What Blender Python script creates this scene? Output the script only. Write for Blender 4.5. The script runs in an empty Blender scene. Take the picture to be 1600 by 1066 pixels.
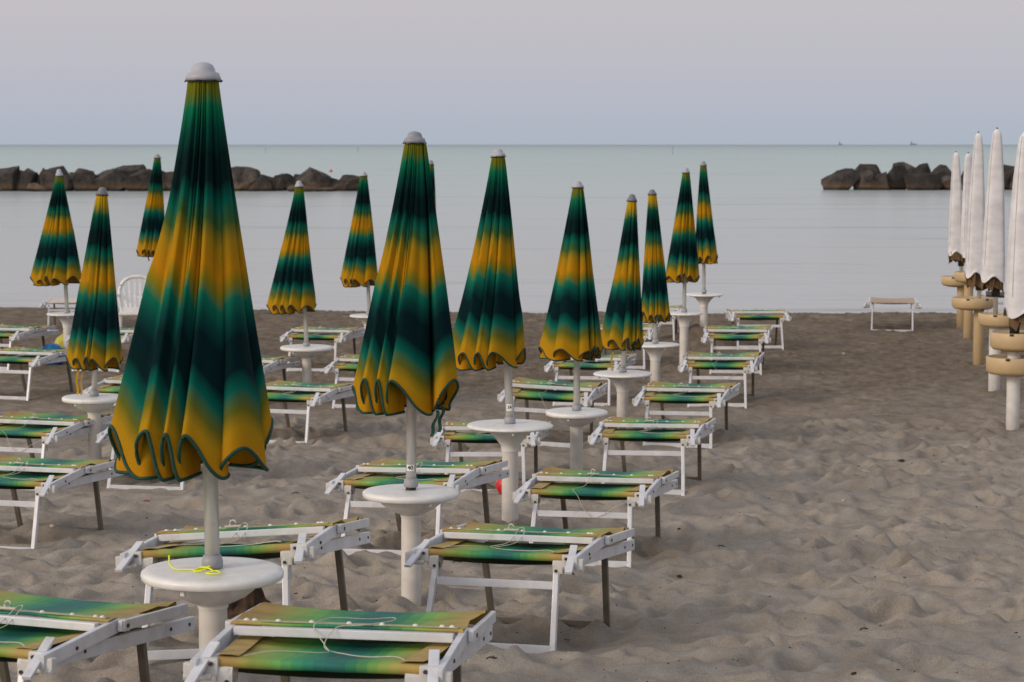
import bpy, bmesh, math, random
import numpy as np
from mathutils import Vector, Matrix, noise as mnoise

random.seed(7)
R = math.radians
scn = bpy.context.scene
C = scn.collection

# ------------------------------------------------------------------ camera
F = 3500.0                      # focal length in pixels of the 1600 px wide photograph
CAMH = 2.5
PITCH = math.atan(307.0 / F)
cam_d = bpy.data.cameras.new('camera')
cam = bpy.data.objects.new('camera', cam_d)
C.objects.link(cam)
cam_d.sensor_width = 36.0
cam_d.lens = F / 1600.0 * 36.0
cam_d.clip_start = 0.1
cam_d.clip_end = 60000
cam.location = (0, 0, CAMH)
cam.rotation_euler = (R(90) - PITCH, 0, R(0))
cam_d.dof.use_dof = True
cam_d.dof.focus_distance = 9.5
cam_d.dof.aperture_fstop = 10.0
scn.camera = cam

def at(u, v, Z):
    """world point seen at photo pixel (u, v) at horizontal distance Z"""
    du, dv = u - 800.0, v - 533.0
    ry = F * math.cos(PITCH) - dv * math.sin(PITCH)
    rz = -F * math.sin(PITCH) - dv * math.cos(PITCH)
    return Vector((du / ry * Z, Z, CAMH + rz / ry * Z))

# ------------------------------------------------------------------ world
SUN_EL, SUN_AZ = R(24), R(235)        # azimuth clockwise from +Y (the sea); the low light comes from behind left
w = bpy.data.worlds.new('World')
scn.world = w
w.use_nodes = True
nt = w.node_tree
nt.nodes.clear()
n_out = nt.nodes.new('ShaderNodeOutputWorld')
n_bg = nt.nodes.new('ShaderNodeBackground')
n_sky = nt.nodes.new('ShaderNodeTexSky')
n_sky.sky_type = 'NISHITA'
n_sky.sun_disc = False
n_sky.sun_elevation = SUN_EL
n_sky.sun_rotation = SUN_AZ
n_sky.dust_density = 4.0
n_sky.ozone_density = 2.0
tc = nt.nodes.new('ShaderNodeTexCoord')
sep = nt.nodes.new('ShaderNodeSeparateXYZ')
nt.links.new(tc.outputs['Generated'], sep.inputs[0])
ramp = nt.nodes.new('ShaderNodeValToRGB')     # dusk veil: blue-grey at the horizon, rosy grey above it
mr = nt.nodes.new('ShaderNodeMapRange')
mr.inputs['From Min'].default_value = 0.0
mr.inputs['From Max'].default_value = 0.5
nt.links.new(sep.outputs['Z'], mr.inputs['Value'])
nt.links.new(mr.outputs[0], ramp.inputs[0])
cr = ramp.color_ramp
SKY = [(0.0, (.455, .510, .600)), (0.03, (.490, .525, .605)), (0.07, (.535, .540, .602)), (0.13, (.585, .555, .592)),
       (0.3, (.66, .625, .640)), (1.0, (.50, .53, .60))]
while len(cr.elements) < len(SKY):
    cr.elements.new(0.5)
for e, (p, c) in zip(cr.elements, SKY):
    e.position = p
    e.color = (*c, 1)
mul = nt.nodes.new('ShaderNodeMixRGB'); mul.blend_type = 'MULTIPLY'; mul.inputs[0].default_value = 1.0
mul.inputs[2].default_value = (0.09, 0.09, 0.09, 1)
nt.links.new(n_sky.outputs[0], mul.inputs[1])
mix = nt.nodes.new('ShaderNodeMixRGB'); mix.inputs[0].default_value = 0.88
nt.links.new(mul.outputs[0], mix.inputs[1])
nt.links.new(ramp.outputs[0], mix.inputs[2])
# the afterglow stands behind the camera: that side of the sky is brighter and warmer
dotn = nt.nodes.new('ShaderNodeVectorMath'); dotn.operation = 'DOT_PRODUCT'
dotn.inputs[1].default_value = (math.sin(SUN_AZ), math.cos(SUN_AZ), .15)
nt.links.new(tc.outputs['Generated'], dotn.inputs[0])
gm = nt.nodes.new('ShaderNodeMapRange'); gm.interpolation_type = 'SMOOTHSTEP'
gm.inputs['From Min'].default_value = -.25; gm.inputs['From Max'].default_value = 1.0
nt.links.new(dotn.outputs['Value'], gm.inputs['Value'])
glow = nt.nodes.new('ShaderNodeMixRGB'); glow.inputs[1].default_value = (1, 1, 1, 1); glow.inputs[2].default_value = (1.95, 1.80, 1.62, 1)
nt.links.new(gm.outputs[0], glow.inputs[0])
gmul = nt.nodes.new('ShaderNodeMixRGB'); gmul.blend_type = 'MULTIPLY'; gmul.inputs[0].default_value = 1.0
nt.links.new(mix.outputs[0], gmul.inputs[1]); nt.links.new(glow.outputs[0], gmul.inputs[2])
nt.links.new(gmul.outputs[0], n_bg.inputs[0])
n_bg.inputs[1].default_value = 1.0
nt.links.new(n_bg.outputs[0], n_out.inputs[0])

sun_d = bpy.data.lights.new('sun', 'SUN')
sun_d.energy = 1.25
sun_d.angle = R(13)
sun_d.color = (1.0, 0.84, 0.66)
sun = bpy.data.objects.new('sun', sun_d)
C.objects.link(sun)
sd = Vector((math.sin(SUN_AZ) * math.cos(SUN_EL), math.cos(SUN_AZ) * math.cos(SUN_EL), math.sin(SUN_EL)))
sun.rotation_euler = sd.to_track_quat('Z', 'Y').to_euler()
sun.location = (-20, -20, 20)

vs = scn.view_settings
vs.view_transform = 'Standard'
vs.look = 'None'
vs.exposure = 0.05
vs.gamma = 1.0
scn.cycles.use_denoising = True
scn.cycles.max_bounces = 6

# ------------------------------------------------------------------ materials
def new_mat(name):
    m = bpy.data.materials.new(name)
    m.use_nodes = True
    n = m.node_tree
    return m, n, n.nodes['Principled BSDF']

def link(n, a, b): n.links.new(a, b)

def mat_plain(name, col, rough=0.5, metal=0.0, var=0.12, scale=18.0, bump=0.0, dirt=None, spec=0.5):
    m, n, b = new_mat(name)
    b.inputs['Roughness'].default_value = rough
    b.inputs['Metallic'].default_value = metal
    b.inputs['Specular IOR Level'].default_value = spec
    tcn = n.nodes.new('ShaderNodeTexCoord')
    oi = n.nodes.new('ShaderNodeObjectInfo')
    add = n.nodes.new('ShaderNodeVectorMath'); add.operation = 'ADD'
    link(n, tcn.outputs['Object'], add.inputs[0]); link(n, oi.outputs['Random'], add.inputs[1])
    nz = n.nodes.new('ShaderNodeTexNoise'); nz.inputs['Scale'].default_value = scale; nz.inputs['Detail'].default_value = 5
    link(n, add.outputs[0], nz.inputs['Vector'])
    rp = n.nodes.new('ShaderNodeValToRGB')
    rp.color_ramp.elements[0].position = 0.35; rp.color_ramp.elements[1].position = 0.68
    rp.color_ramp.elements[0].color = (*[c * (1 - var) for c in col], 1)
    rp.color_ramp.elements[1].color = (*[min(1, c * (1 + var * .6)) for c in col], 1)
    link(n, nz.outputs['Fac'], rp.inputs[0])
    last = rp.outputs[0]
    if dirt:
        nz2 = n.nodes.new('ShaderNodeTexNoise'); nz2.inputs['Scale'].default_value = scale * .55; nz2.inputs['Detail'].default_value = 8
        nz2.inputs['Roughness'].default_value = .7
        link(n, add.outputs[0], nz2.inputs['Vector'])
        rp2 = n.nodes.new('ShaderNodeValToRGB'); rp2.color_ramp.elements[0].position = .56; rp2.color_ramp.elements[1].position = .74
        link(n, nz2.outputs['Fac'], rp2.inputs[0])
        mx = n.nodes.new('ShaderNodeMixRGB'); mx.inputs[2].default_value = (*dirt, 1)
        ml = n.nodes.new('ShaderNodeMath'); ml.operation = 'MULTIPLY'; ml.inputs[1].default_value = .55
        link(n, rp2.outputs[0], ml.inputs[0]); link(n, ml.outputs[0], mx.inputs[0]); link(n, last, mx.inputs[1])
        last = mx.outputs[0]
    link(n, last, b.inputs['Base Color'])
    if bump:
        bp = n.nodes.new('ShaderNodeBump'); bp.inputs['Strength'].default_value = bump; bp.inputs['Distance'].default_value = .002
        link(n, nz.outputs['Fac'], bp.inputs['Height']); link(n, bp.outputs[0], b.inputs['Normal'])
    return m

M = {}
M['white_paint'] = mat_plain('white_paint', (.60, .61, .65), .30, var=.10, scale=14, dirt=(.34, .30, .25))
M['white_plastic'] = mat_plain('white_plastic', (.55, .545, .53), .45, var=.10, scale=25, dirt=(.36, .30, .22))
M['resin'] = mat_plain('resin', (.74, .73, .71), .38, var=.08, scale=17, dirt=(.42, .34, .25))
M['resin_tube'] = mat_plain('resin_tube', (.64, .61, .57), .5, var=.12, scale=11, dirt=(.34, .24, .16))
M['taupe_metal'] = mat_plain('taupe_metal', (.17, .15, .12), .42, .25, var=.2, scale=12, dirt=(.09, .07, .05))
M['pole_metal'] = mat_plain('pole_metal', (.56, .55, .52), .33, .45, var=.08, scale=9, dirt=(.33, .30, .26))
M['grey_plastic'] = mat_plain('grey_plastic', (.30, .31, .34), .5, var=.12, scale=20)
M['cap_light'] = mat_plain('cap_light', (.38, .39, .44), .5, var=.12, scale=16, dirt=(.22, .16, .12))
M['cap_grey'] = mat_plain('cap_grey', (.15, .16, .19), .5, var=.15, scale=16)
M['black'] = mat_plain('black', (.012, .012, .014), .5, var=.3)
M['bolt'] = mat_plain('bolt', (.05, .05, .055), .4, .6, var=.3)
M['stud'] = mat_plain('stud', (.70, .69, .62), .4, var=.1)
M['cord'] = mat_plain('cord', (.52, .49, .42), .85, var=.15, scale=90)
M['yellow_cord'] = mat_plain('yellow_cord', (.85, .90, .01), .6, var=.1, scale=60)
M['piping'] = mat_plain('piping', (.001, .050, .034), .75, var=.25, scale=60)
M['hem_tape'] = mat_plain('hem_tape', (.36, .36, .22), .8, var=.15, scale=60)
M['tan_resin'] = mat_plain('tan_resin', (.52, .38, .21), .5, var=.07, scale=7, dirt=(.42, .28, .15))
M['sticker'] = mat_plain('sticker', (.78, .78, .76), .5, var=.04)
M['ink'] = mat_plain('ink', (.015, .015, .015), .6, var=.1)
M['brown_cloth'] = mat_plain('brown_cloth', (.13, .075, .03), .85, var=.35, scale=10)
M['red'] = mat_plain('red', (.55, .02, .03), .35, var=.1)
M['ball_white'] = mat_plain('ball_white', (.62, .60, .62), .35, var=.05)
M['ball_blue'] = mat_plain('ball_blue', (.01, .16, .42), .35, var=.15)
M['ball_yellow'] = mat_plain('ball_yellow', (.50, .45, .03), .4, var=.15)
M['haze_blue'] = mat_plain('haze_blue', (.22, .27, .36), .8, var=.1)  # haze painted as blue-grey into the distant ships; marker posts share it
M['twig'] = mat_plain('twig', (.035, .025, .018), .9, var=.4, scale=40)
M['shell'] = mat_plain('shell', (.55, .50, .42), .7, var=.2, scale=40)
M['heap'] = mat_plain('heap', (.075, .045, .026), .95, var=.45, scale=22, bump=1.0)
M['red_leaf'] = mat_plain('red_leaf', (.20, .05, .03), .9, var=.4, scale=40)

GREEN_BANDS = [(0.00, (.17, .17, .010)), (.03, (.14, .16, .012)), (.07, (.004, .165, .075)), (.13, (.002, .060, .042)),
               (.20, (.002, .015, .014)), (.27, (.002, .015, .015)), (.32, (.002, .115, .080)), (.37, (.045, .115, .030)),
               (.42, (.36, .22, .010)), (.49, (.50, .225, .006)), (.535, (.22, .19, .012)), (.575, (.006, .160, .100)),
               (.63, (.003, .060, .052)), (.68, (.002, .017, .020)), (.77, (.002, .017, .020)), (.825, (.002, .125, .092)),
               (.88, (.13, .14, .016)), (.93, (.42, .24, .010)), (1.0, (.52, .23, .006))]

def fill_ramp(cr, stops):
    while len(cr.elements) < len(stops):
        cr.elements.new(0.5)
    for e, (p, c) in zip(cr.elements, stops):
        e.position = p
    for e, (p, c) in zip(cr.elements, stops):
        e.color = (*c, 1)

def canopy_mat(name, shift=0.0, start_yellow=False):
    m, n, b = new_mat(name)
    uv = n.nodes.new('ShaderNodeUVMap')
    sp = n.nodes.new('ShaderNodeSeparateXYZ'); link(n, uv.outputs[0], sp.inputs[0])
    nz = n.nodes.new('ShaderNodeTexNoise'); nz.inputs['Scale'].default_value = 1; nz.inputs['Detail'].default_value = 2
    mpn = n.nodes.new('ShaderNodeMapping'); mpn.inputs['Scale'].default_value = (13, 2.0, 1)
    oi = n.nodes.new('ShaderNodeObjectInfo')
    sc_ = n.nodes.new('ShaderNodeMath'); sc_.operation = 'MULTIPLY'; sc_.inputs[1].default_value = 37.0; link(n, oi.outputs['Random'], sc_.inputs[0])
    av = n.nodes.new('ShaderNodeVectorMath'); av.operation = 'ADD'
    link(n, uv.outputs[0], mpn.inputs['Vector']); link(n, mpn.outputs[0], av.inputs[0]); link(n, sc_.outputs[0], av.inputs[1]); link(n, av.outputs[0], nz.inputs['Vector'])
    ma = n.nodes.new('ShaderNodeMath'); ma.operation = 'MULTIPLY_ADD'; ma.inputs[1].default_value = .08; ma.inputs[2].default_value = -.04 + shift
    link(n, nz.outputs['Fac'], ma.inputs[0])
    ad = n.nodes.new('ShaderNodeMath'); ad.operation = 'ADD'
    link(n, sp.outputs['Y'], ad.inputs[0]); link(n, ma.outputs[0], ad.inputs[1])
    rp = n.nodes.new('ShaderNodeValToRGB')
    st = list(GREEN_BANDS)
    if start_yellow:
        st[0] = (0.0, (.55, .33, .012)); st[1] = (.045, (.40, .28, .014)); st[2] = (.10, (.006, .12, .06))
    fill_ramp(rp.color_ramp, st)
    link(n, ad.outputs[0], rp.inputs[0])
    # weave
    mp = n.nodes.new('ShaderNodeMapping'); mp.inputs['Scale'].default_value = (600, 420, 1)
    link(n, uv.outputs[0], mp.inputs['Vector'])
    nw = n.nodes.new('ShaderNodeTexNoise'); nw.inputs['Scale'].default_value = 1.0; nw.inputs['Detail'].default_value = 1
    link(n, mp.outputs[0], nw.inputs['Vector'])
    hs = n.nodes.new('ShaderNodeHueSaturation')
    mv = n.nodes.new('ShaderNodeMapRange'); mv.inputs['To Min'].default_value = .80; mv.inputs['To Max'].default_value = 1.18
    link(n, nw.outputs['Fac'], mv.inputs['Value']); link(n, mv.outputs[0], hs.inputs['Value'])
    link(n, rp.outputs[0], hs.inputs['Color'])
    link(n, hs.outputs[0], b.inputs['Base Color'])
    b.inputs['Roughness'].default_value = .85
    b.inputs['Specular IOR Level'].default_value = .06
    bp = n.nodes.new('ShaderNodeBump'); bp.inputs['Strength'].default_value = .25; bp.inputs['Distance'].default_value = .001
    link(n, nw.outputs['Fac'], bp.inputs['Height']); link(n, bp.outputs[0], b.inputs['Normal'])
    # thin cloth lets some light through
    tr = n.nodes.new('ShaderNodeBsdfTranslucent'); link(n, hs.outputs[0], tr.inputs['Color'])
    ms = n.nodes.new('ShaderNodeMixShader'); ms.inputs[0].default_value = .20
    link(n, b.outputs[0], ms.inputs[1]); link(n, tr.outputs[0], ms.inputs[2])
    link(n, ms.outputs[0], n.nodes['Material Output'].inputs['Surface'])
    return m

CANOPY = [canopy_mat('striped_canopy_cloth', 0.0), canopy_mat('striped_canopy_cloth_high', .02), canopy_mat('striped_canopy_cloth_yellow_top', -.015, True)]

BED_BANDS = [(0.0, (.42, .26, .06)), (.09, (.40, .28, .065)), (.115, (.34, .34, .055)), (.19, (.23, .36, .055)), (.27, (.13, .36, .07)), (.35, (.03, .29, .10)),
             (.43, (.012, .23, .14)), (.49, (.010, .155, .13)), (.57, (.010, .145, .125)), (.65, (.018, .24, .10)), (.73, (.13, .36, .065)),
             (.81, (.30, .38, .055)), (.88, (.40, .30, .065)), (1.0, (.44, .27, .06))]

def bed_mat(name, stops, q=19.0, dull=1.0):
    m, n, b = new_mat(name)
    uv = n.nodes.new('ShaderNodeUVMap')
    sp = n.nodes.new('ShaderNodeSeparateXYZ'); link(n, uv.outputs[0], sp.inputs[0])
    a = n.nodes.new('ShaderNodeMath'); a.operation = 'MULTIPLY'; a.inputs[1].default_value = q; link(n, sp.outputs['X'], a.inputs[0])
    fl = n.nodes.new('ShaderNodeMath'); fl.operation = 'FLOOR'; link(n, a.outputs[0], fl.inputs[0])
    dv = n.nodes.new('ShaderNodeMath'); dv.operation = 'DIVIDE'; dv.inputs[1].default_value = q; link(n, fl.outputs[0], dv.inputs[0])
    mxv = n.nodes.new('ShaderNodeMix'); mxv.inputs[0].default_value = .88
    link(n, sp.outputs['X'], mxv.inputs[2]); link(n, dv.outputs[0], mxv.inputs[3])
    rp = n.nodes.new('ShaderNodeValToRGB'); fill_ramp(rp.color_ramp, stops); link(n, mxv.outputs[0], rp.inputs[0])
    tcn = n.nodes.new('ShaderNodeTexCoord')
    oi = n.nodes.new('ShaderNodeObjectInfo')
    add = n.nodes.new('ShaderNodeVectorMath'); add.operation = 'ADD'
    link(n, tcn.outputs['Object'], add.inputs[0]); link(n, oi.outputs['Random'], add.inputs[1])
    nz = n.nodes.new('ShaderNodeTexNoise'); nz.inputs['Scale'].default_value = 11; nz.inputs['Detail'].default_value = 6
    link(n, add.outputs[0], nz.inputs['Vector'])
    nw = n.nodes.new('ShaderNodeTexNoise'); nw.inputs['Scale'].default_value = 420; nw.inputs['Detail'].default_value = 1
    link(n, tcn.outputs['Object'], nw.inputs['Vector'])
    hs = n.nodes.new('ShaderNodeHueSaturation'); hs.inputs['Saturation'].default_value = .93
    mv = n.nodes.new('ShaderNodeMapRange'); mv.inputs['From Min'].default_value = .3; mv.inputs['From Max'].default_value = .7
    mv.inputs['To Min'].default_value = .78 * dull; mv.inputs['To Max'].default_value = 1.12 * dull
    link(n, nz.outputs['Fac'], mv.inputs['Value']); link(n, mv.outputs[0], hs.inputs['Value'])
    link(n, rp.outputs[0], hs.inputs['Color']); link(n, hs.outputs[0], b.inputs['Base Color'])
    b.inputs['Roughness'].default_value = .62
    b.inputs['Specular IOR Level'].default_value = .3
    bp = n.nodes.new('ShaderNodeBump'); bp.inputs['Strength'].default_value = .2; bp.inputs['Distance'].default_value = .001
    link(n, nw.outputs['Fac'], bp.inputs['Height']); link(n, bp.outputs[0], b.inputs['Normal'])
    tr = n.nodes.new('ShaderNodeBsdfTranslucent'); link(n, hs.outputs[0], tr.inputs['Color'])
    ms = n.nodes.new('ShaderNodeMixShader'); ms.inputs[0].default_value = .12
    link(n, b.outputs[0], ms.inputs[1]); link(n, tr.outputs[0], ms.inputs[2])
    link(n, ms.outputs[0], n.nodes['Material Output'].inputs['Surface'])
    return m

M['bed_cloth'] = bed_mat('bed_cloth', BED_BANDS)
M['bed_border'] = mat_plain('bed_border', (.38, .26, .075), .7, var=.2, scale=20)
M['tan_cloth'] = mat_plain('tan_cloth', (.42, .33, .24), .8, var=.15, scale=14)
M['cream_cloth'] = mat_plain('cream_cloth', (.60, .54, .47), .8, var=.1, scale=14)
M['dark_cloth'] = mat_plain('dark_cloth', (.06, .035, .025), .85, var=.2, scale=14)

M['under_cloth'] = mat_plain('under_cloth', (.15, .115, .07), .8, var=.2, scale=8)

def cover_mat():
    m, n, b = new_mat('cover_cloth')
    tcn = n.nodes.new('ShaderNodeTexCoord')
    mp = n.nodes.new('ShaderNodeMapping'); mp.inputs['Scale'].default_value = (4, 4, 9)
    link(n, tcn.outputs['Object'], mp.inputs['Vector'])
    nz = n.nodes.new('ShaderNodeTexNoise'); nz.inputs['Scale'].default_value = 1.4; nz.inputs['Detail'].default_value = 6
    link(n, mp.outputs[0], nz.inputs['Vector'])
    rp = n.nodes.new('ShaderNodeValToRGB'); rp.color_ramp.elements[0].position = .35; rp.color_ramp.elements[1].position = .65
    rp.color_ramp.elements[0].color = (.56, .55, .57, 1); rp.color_ramp.elements[1].color = (.68, .67, .69, 1)
    link(n, nz.outputs['Fac'], rp.inputs[0]); link(n, rp.outputs[0], b.inputs['Base Color'])
    bp = n.nodes.new('ShaderNodeBump'); bp.inputs['Strength'].default_value = .45; bp.inputs['Distance'].default_value = .010
    link(n, nz.outputs['Fac'], bp.inputs['Height']); link(n, bp.outputs[0], b.inputs['Normal'])
    b.inputs['Roughness'].default_value = .6
    return m
M['cover'] = cover_mat()

def sand_mat():
    m, n, b = new_mat('beach_sand')
    tcn = n.nodes.new('ShaderNodeTexCoord')
    def nz(scale, detail, rough=.5, lac=2.0):
        x = n.nodes.new('ShaderNodeTexNoise'); x.inputs['Scale'].default_value = scale; x.inputs['Detail'].default_value = detail
        x.inputs['Roughness'].default_value = rough
        link(n, tcn.outputs['Object'], x.inputs['Vector']); return x
    big = nz(.9, 4); mid = nz(5.5, 6, .62); fine = nz(260, 2); 
    # damp, raked sand nearer to the water
    sp = n.nodes.new('ShaderNodeSeparateXYZ'); link(n, tcn.outputs['Object'], sp.inputs[0])
    mad = n.nodes.new('ShaderNodeMath'); mad.operation = 'MULTIPLY_ADD'; mad.inputs[1].default_value = 9.0
    link(n, big.outputs['Fac'], mad.inputs[0]); link(n, sp.outputs['Y'], mad.inputs[2])
    damp = n.nodes.new('ShaderNodeMapRange'); damp.inputs['From Min'].default_value = 21.0; damp.inputs['From Max'].default_value = 29.0
    link(n, mad.outputs[0], damp.inputs['Value'])
    r1 = n.nodes.new('ShaderNodeValToRGB')
    r1.color_ramp.elements[0].position = .32; r1.color_ramp.elements[1].position = .70
    r1.color_ramp.elements[0].color = (.222, .190, .158, 1); r1.color_ramp.elements[1].color = (.330, .294, .252, 1)
    link(n, mid.outputs['Fac'], r1.inputs[0])
    r2 = n.nodes.new('ShaderNodeValToRGB')
    r2.color_ramp.elements[0].position = .35; r2.color_ramp.elements[1].position = .68
    r2.color_ramp.elements[0].color = (.120, .090, .064, 1); r2.color_ramp.elements[1].color = (.21, .170, .130, 1)
    link(n, mid.outputs['Fac'], r2.inputs[0])
    mx = n.nodes.new('ShaderNodeMixRGB'); link(n, damp.outputs[0], mx.inputs[0]); link(n, r1.outputs[0], mx.inputs[1]); link(n, r2.outputs[0], mx.inputs[2])
    rg = n.nodes.new('ShaderNodeMapRange'); rg.inputs['From Min'].default_value = .3; rg.inputs['From Max'].default_value = .7
    rg.inputs['To Min'].default_value = .72; rg.inputs['To Max'].default_value = 1.25
    link(n, fine.outputs['Fac'], rg.inputs['Value'])
    hs = n.nodes.new('ShaderNodeHueSaturation'); link(n, rg.outputs[0], hs.inputs['Value']); link(n, mx.outputs[0], hs.inputs['Color'])
    # dark grains and bits
    vo = n.nodes.new('ShaderNodeTexVoronoi'); vo.inputs['Scale'].default_value = 14; link(n, tcn.outputs['Object'], vo.inputs['Vector'])
    lt = n.nodes.new('ShaderNodeMath'); lt.operation = 'LESS_THAN'; lt.inputs[1].default_value = .045; link(n, vo.outputs['Distance'], lt.inputs[0])
    cc = n.nodes.new('ShaderNodeSeparateXYZ'); link(n, vo.outputs['Color'], cc.inputs[0])
    gt = n.nodes.new('ShaderNodeMath'); gt.operation = 'GREATER_THAN'; gt.inputs[1].default_value = .80; link(n, cc.outputs[0], gt.inputs[0])
    ml = n.nodes.new('ShaderNodeMath'); ml.operation = 'MULTIPLY'; link(n, lt.outputs[0], ml.inputs[0]); link(n, gt.outputs[0], ml.inputs[1])
    mx2 = n.nodes.new('ShaderNodeMixRGB'); mx2.inputs[2].default_value = (.03, .022, .016, 1)
    link(n, ml.outputs[0], mx2.inputs[0]); link(n, hs.outputs[0], mx2.inputs[1])
    link(n, mx2.outputs[0], b.inputs['Base Color'])
    b.inputs['Roughness'].default_value = .95
    b.inputs['Specular IOR Level'].default_value = .15
    b1 = n.nodes.new('ShaderNodeBump'); b1.inputs['Strength'].default_value = .8; b1.inputs['Distance'].default_value = .03
    link(n, mid.outputs['Fac'], b1.inputs['Height'])
    b2 = n.nodes.new('ShaderNodeBump'); b2.inputs['Strength'].default_value = .5; b2.inputs['Distance'].default_value = .003
    link(n, fine.outputs['Fac'], b2.inputs['Height']); link(n, b1.outputs[0], b2.inputs['Normal'])
    link(n, b2.outputs[0], b.inputs['Normal'])
    return m
M['sand'] = sand_mat()

def water_mat():
    m, n, b = new_mat('sea_water')
    n.nodes.remove(b)
    tcn = n.nodes.new('ShaderNodeTexCoord')
    def stretch(sx, sy, scale, detail, rough=.5):
        mp = n.nodes.new('ShaderNodeMapping'); mp.inputs['Scale'].default_value = (sx, sy, 1)
        link(n, tcn.outputs['Object'], mp.inputs['Vector'])
        a = n.nodes.new('ShaderNodeTexNoise'); a.inputs['Scale'].default_value = scale; a.inputs['Detail'].default_value = detail
        a.inputs['Roughness'].default_value = rough
        link(n, mp.outputs[0], a.inputs['Vector']); return a
    a = stretch(.4, 1, 1.6, 5, .6)
    patch = stretch(.10, 1.0, .10, 4, .65)          # cat's paws: streaks of livelier water
    pr = n.nodes.new('ShaderNodeMapRange'); pr.inputs['From Min'].default_value = .50; pr.inputs['From Max'].default_value = .66
    pr.inputs['To Min'].default_value = .30; pr.inputs['To Max'].default_value = 1.6
    link(n, patch.outputs['Fac'], pr.inputs['Value'])
    sp = n.nodes.new('ShaderNodeSeparateXYZ'); link(n, tcn.outputs['Object'], sp.inputs[0])
    bp = n.nodes.new('ShaderNodeBump'); bp.inputs['Distance'].default_value = .05
    link(n, pr.outputs[0], bp.inputs['Strength']); link(n, a.outputs['Fac'], bp.inputs['Height'])
    # murky pale water over sand inshore, greener offshore, dark reflection far out painted in
    lg = n.nodes.new('ShaderNodeMath'); lg.operation = 'LOGARITHM'; lg.inputs[1].default_value = 10; link(n, sp.outputs['Y'], lg.inputs[0])
    dr = n.nodes.new('ShaderNodeMapRange'); dr.inputs['From Min'].default_value = 1.5; dr.inputs['From Max'].default_value = 4.2
    link(n, lg.outputs[0], dr.inputs['Value'])
    rp = n.nodes.new('ShaderNodeValToRGB')
    fill_ramp(rp.color_ramp, [(0, (.44, .42, .42)), (.16, (.44, .46, .45)), (.26, (.40, .47, .445)), (.45, (.32, .43, .40)), (.62, (.22, .34, .32)), (.76, (.12, .20, .20)), (.84, (.08, .135, .15)), (.95, (.07, .11, .14)), (1.0, (.05, .09, .12))])
    link(n, dr.outputs[0], rp.inputs[0])
    st = stretch(.16, 1.0, .22, 6, .7)  # darker reflection of ruffled water, painted into the colour as streaks
    sr = n.nodes.new('ShaderNodeMapRange'); sr.inputs['From Min'].default_value = .57; sr.inputs['From Max'].default_value = .74
    sr.inputs['To Min'].default_value = 1.0; sr.inputs['To Max'].default_value = .45
    link(n, st.outputs['Fac'], sr.inputs['Value'])
    hsw = n.nodes.new('ShaderNodeHueSaturation'); link(n, sr.outputs[0], hsw.inputs['Value']); link(n, rp.outputs[0], hsw.inputs['Color'])
    df = n.nodes.new('ShaderNodeBsdfDiffuse'); link(n, hsw.outputs[0], df.inputs['Color']); link(n, bp.outputs[0], df.inputs['Normal'])
    gl = n.nodes.new('ShaderNodeBsdfGlossy'); gl.inputs['Roughness'].default_value = .16; gl.inputs['Color'].default_value = (.93, .97, .97, 1); link(n, bp.outputs[0], gl.inputs['Normal'])
    fr = n.nodes.new('ShaderNodeLayerWeight'); fr.inputs['Blend'].default_value = .35; link(n, bp.outputs[0], fr.inputs['Normal'])
    mf = n.nodes.new('ShaderNodeMapRange'); mf.inputs['To Min'].default_value = .05; mf.inputs['To Max'].default_value = .52; link(n, fr.outputs['Facing'], mf.inputs['Value'])
    ms = n.nodes.new('ShaderNodeMixShader'); link(n, mf.outputs[0], ms.inputs[0]); link(n, df.outputs[0], ms.inputs[1]); link(n, gl.outputs[0], ms.inputs[2])
    link(n, ms.outputs[0], n.nodes['Material Output'].inputs['Surface'])
    return m
M['water'] = water_mat()

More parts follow.
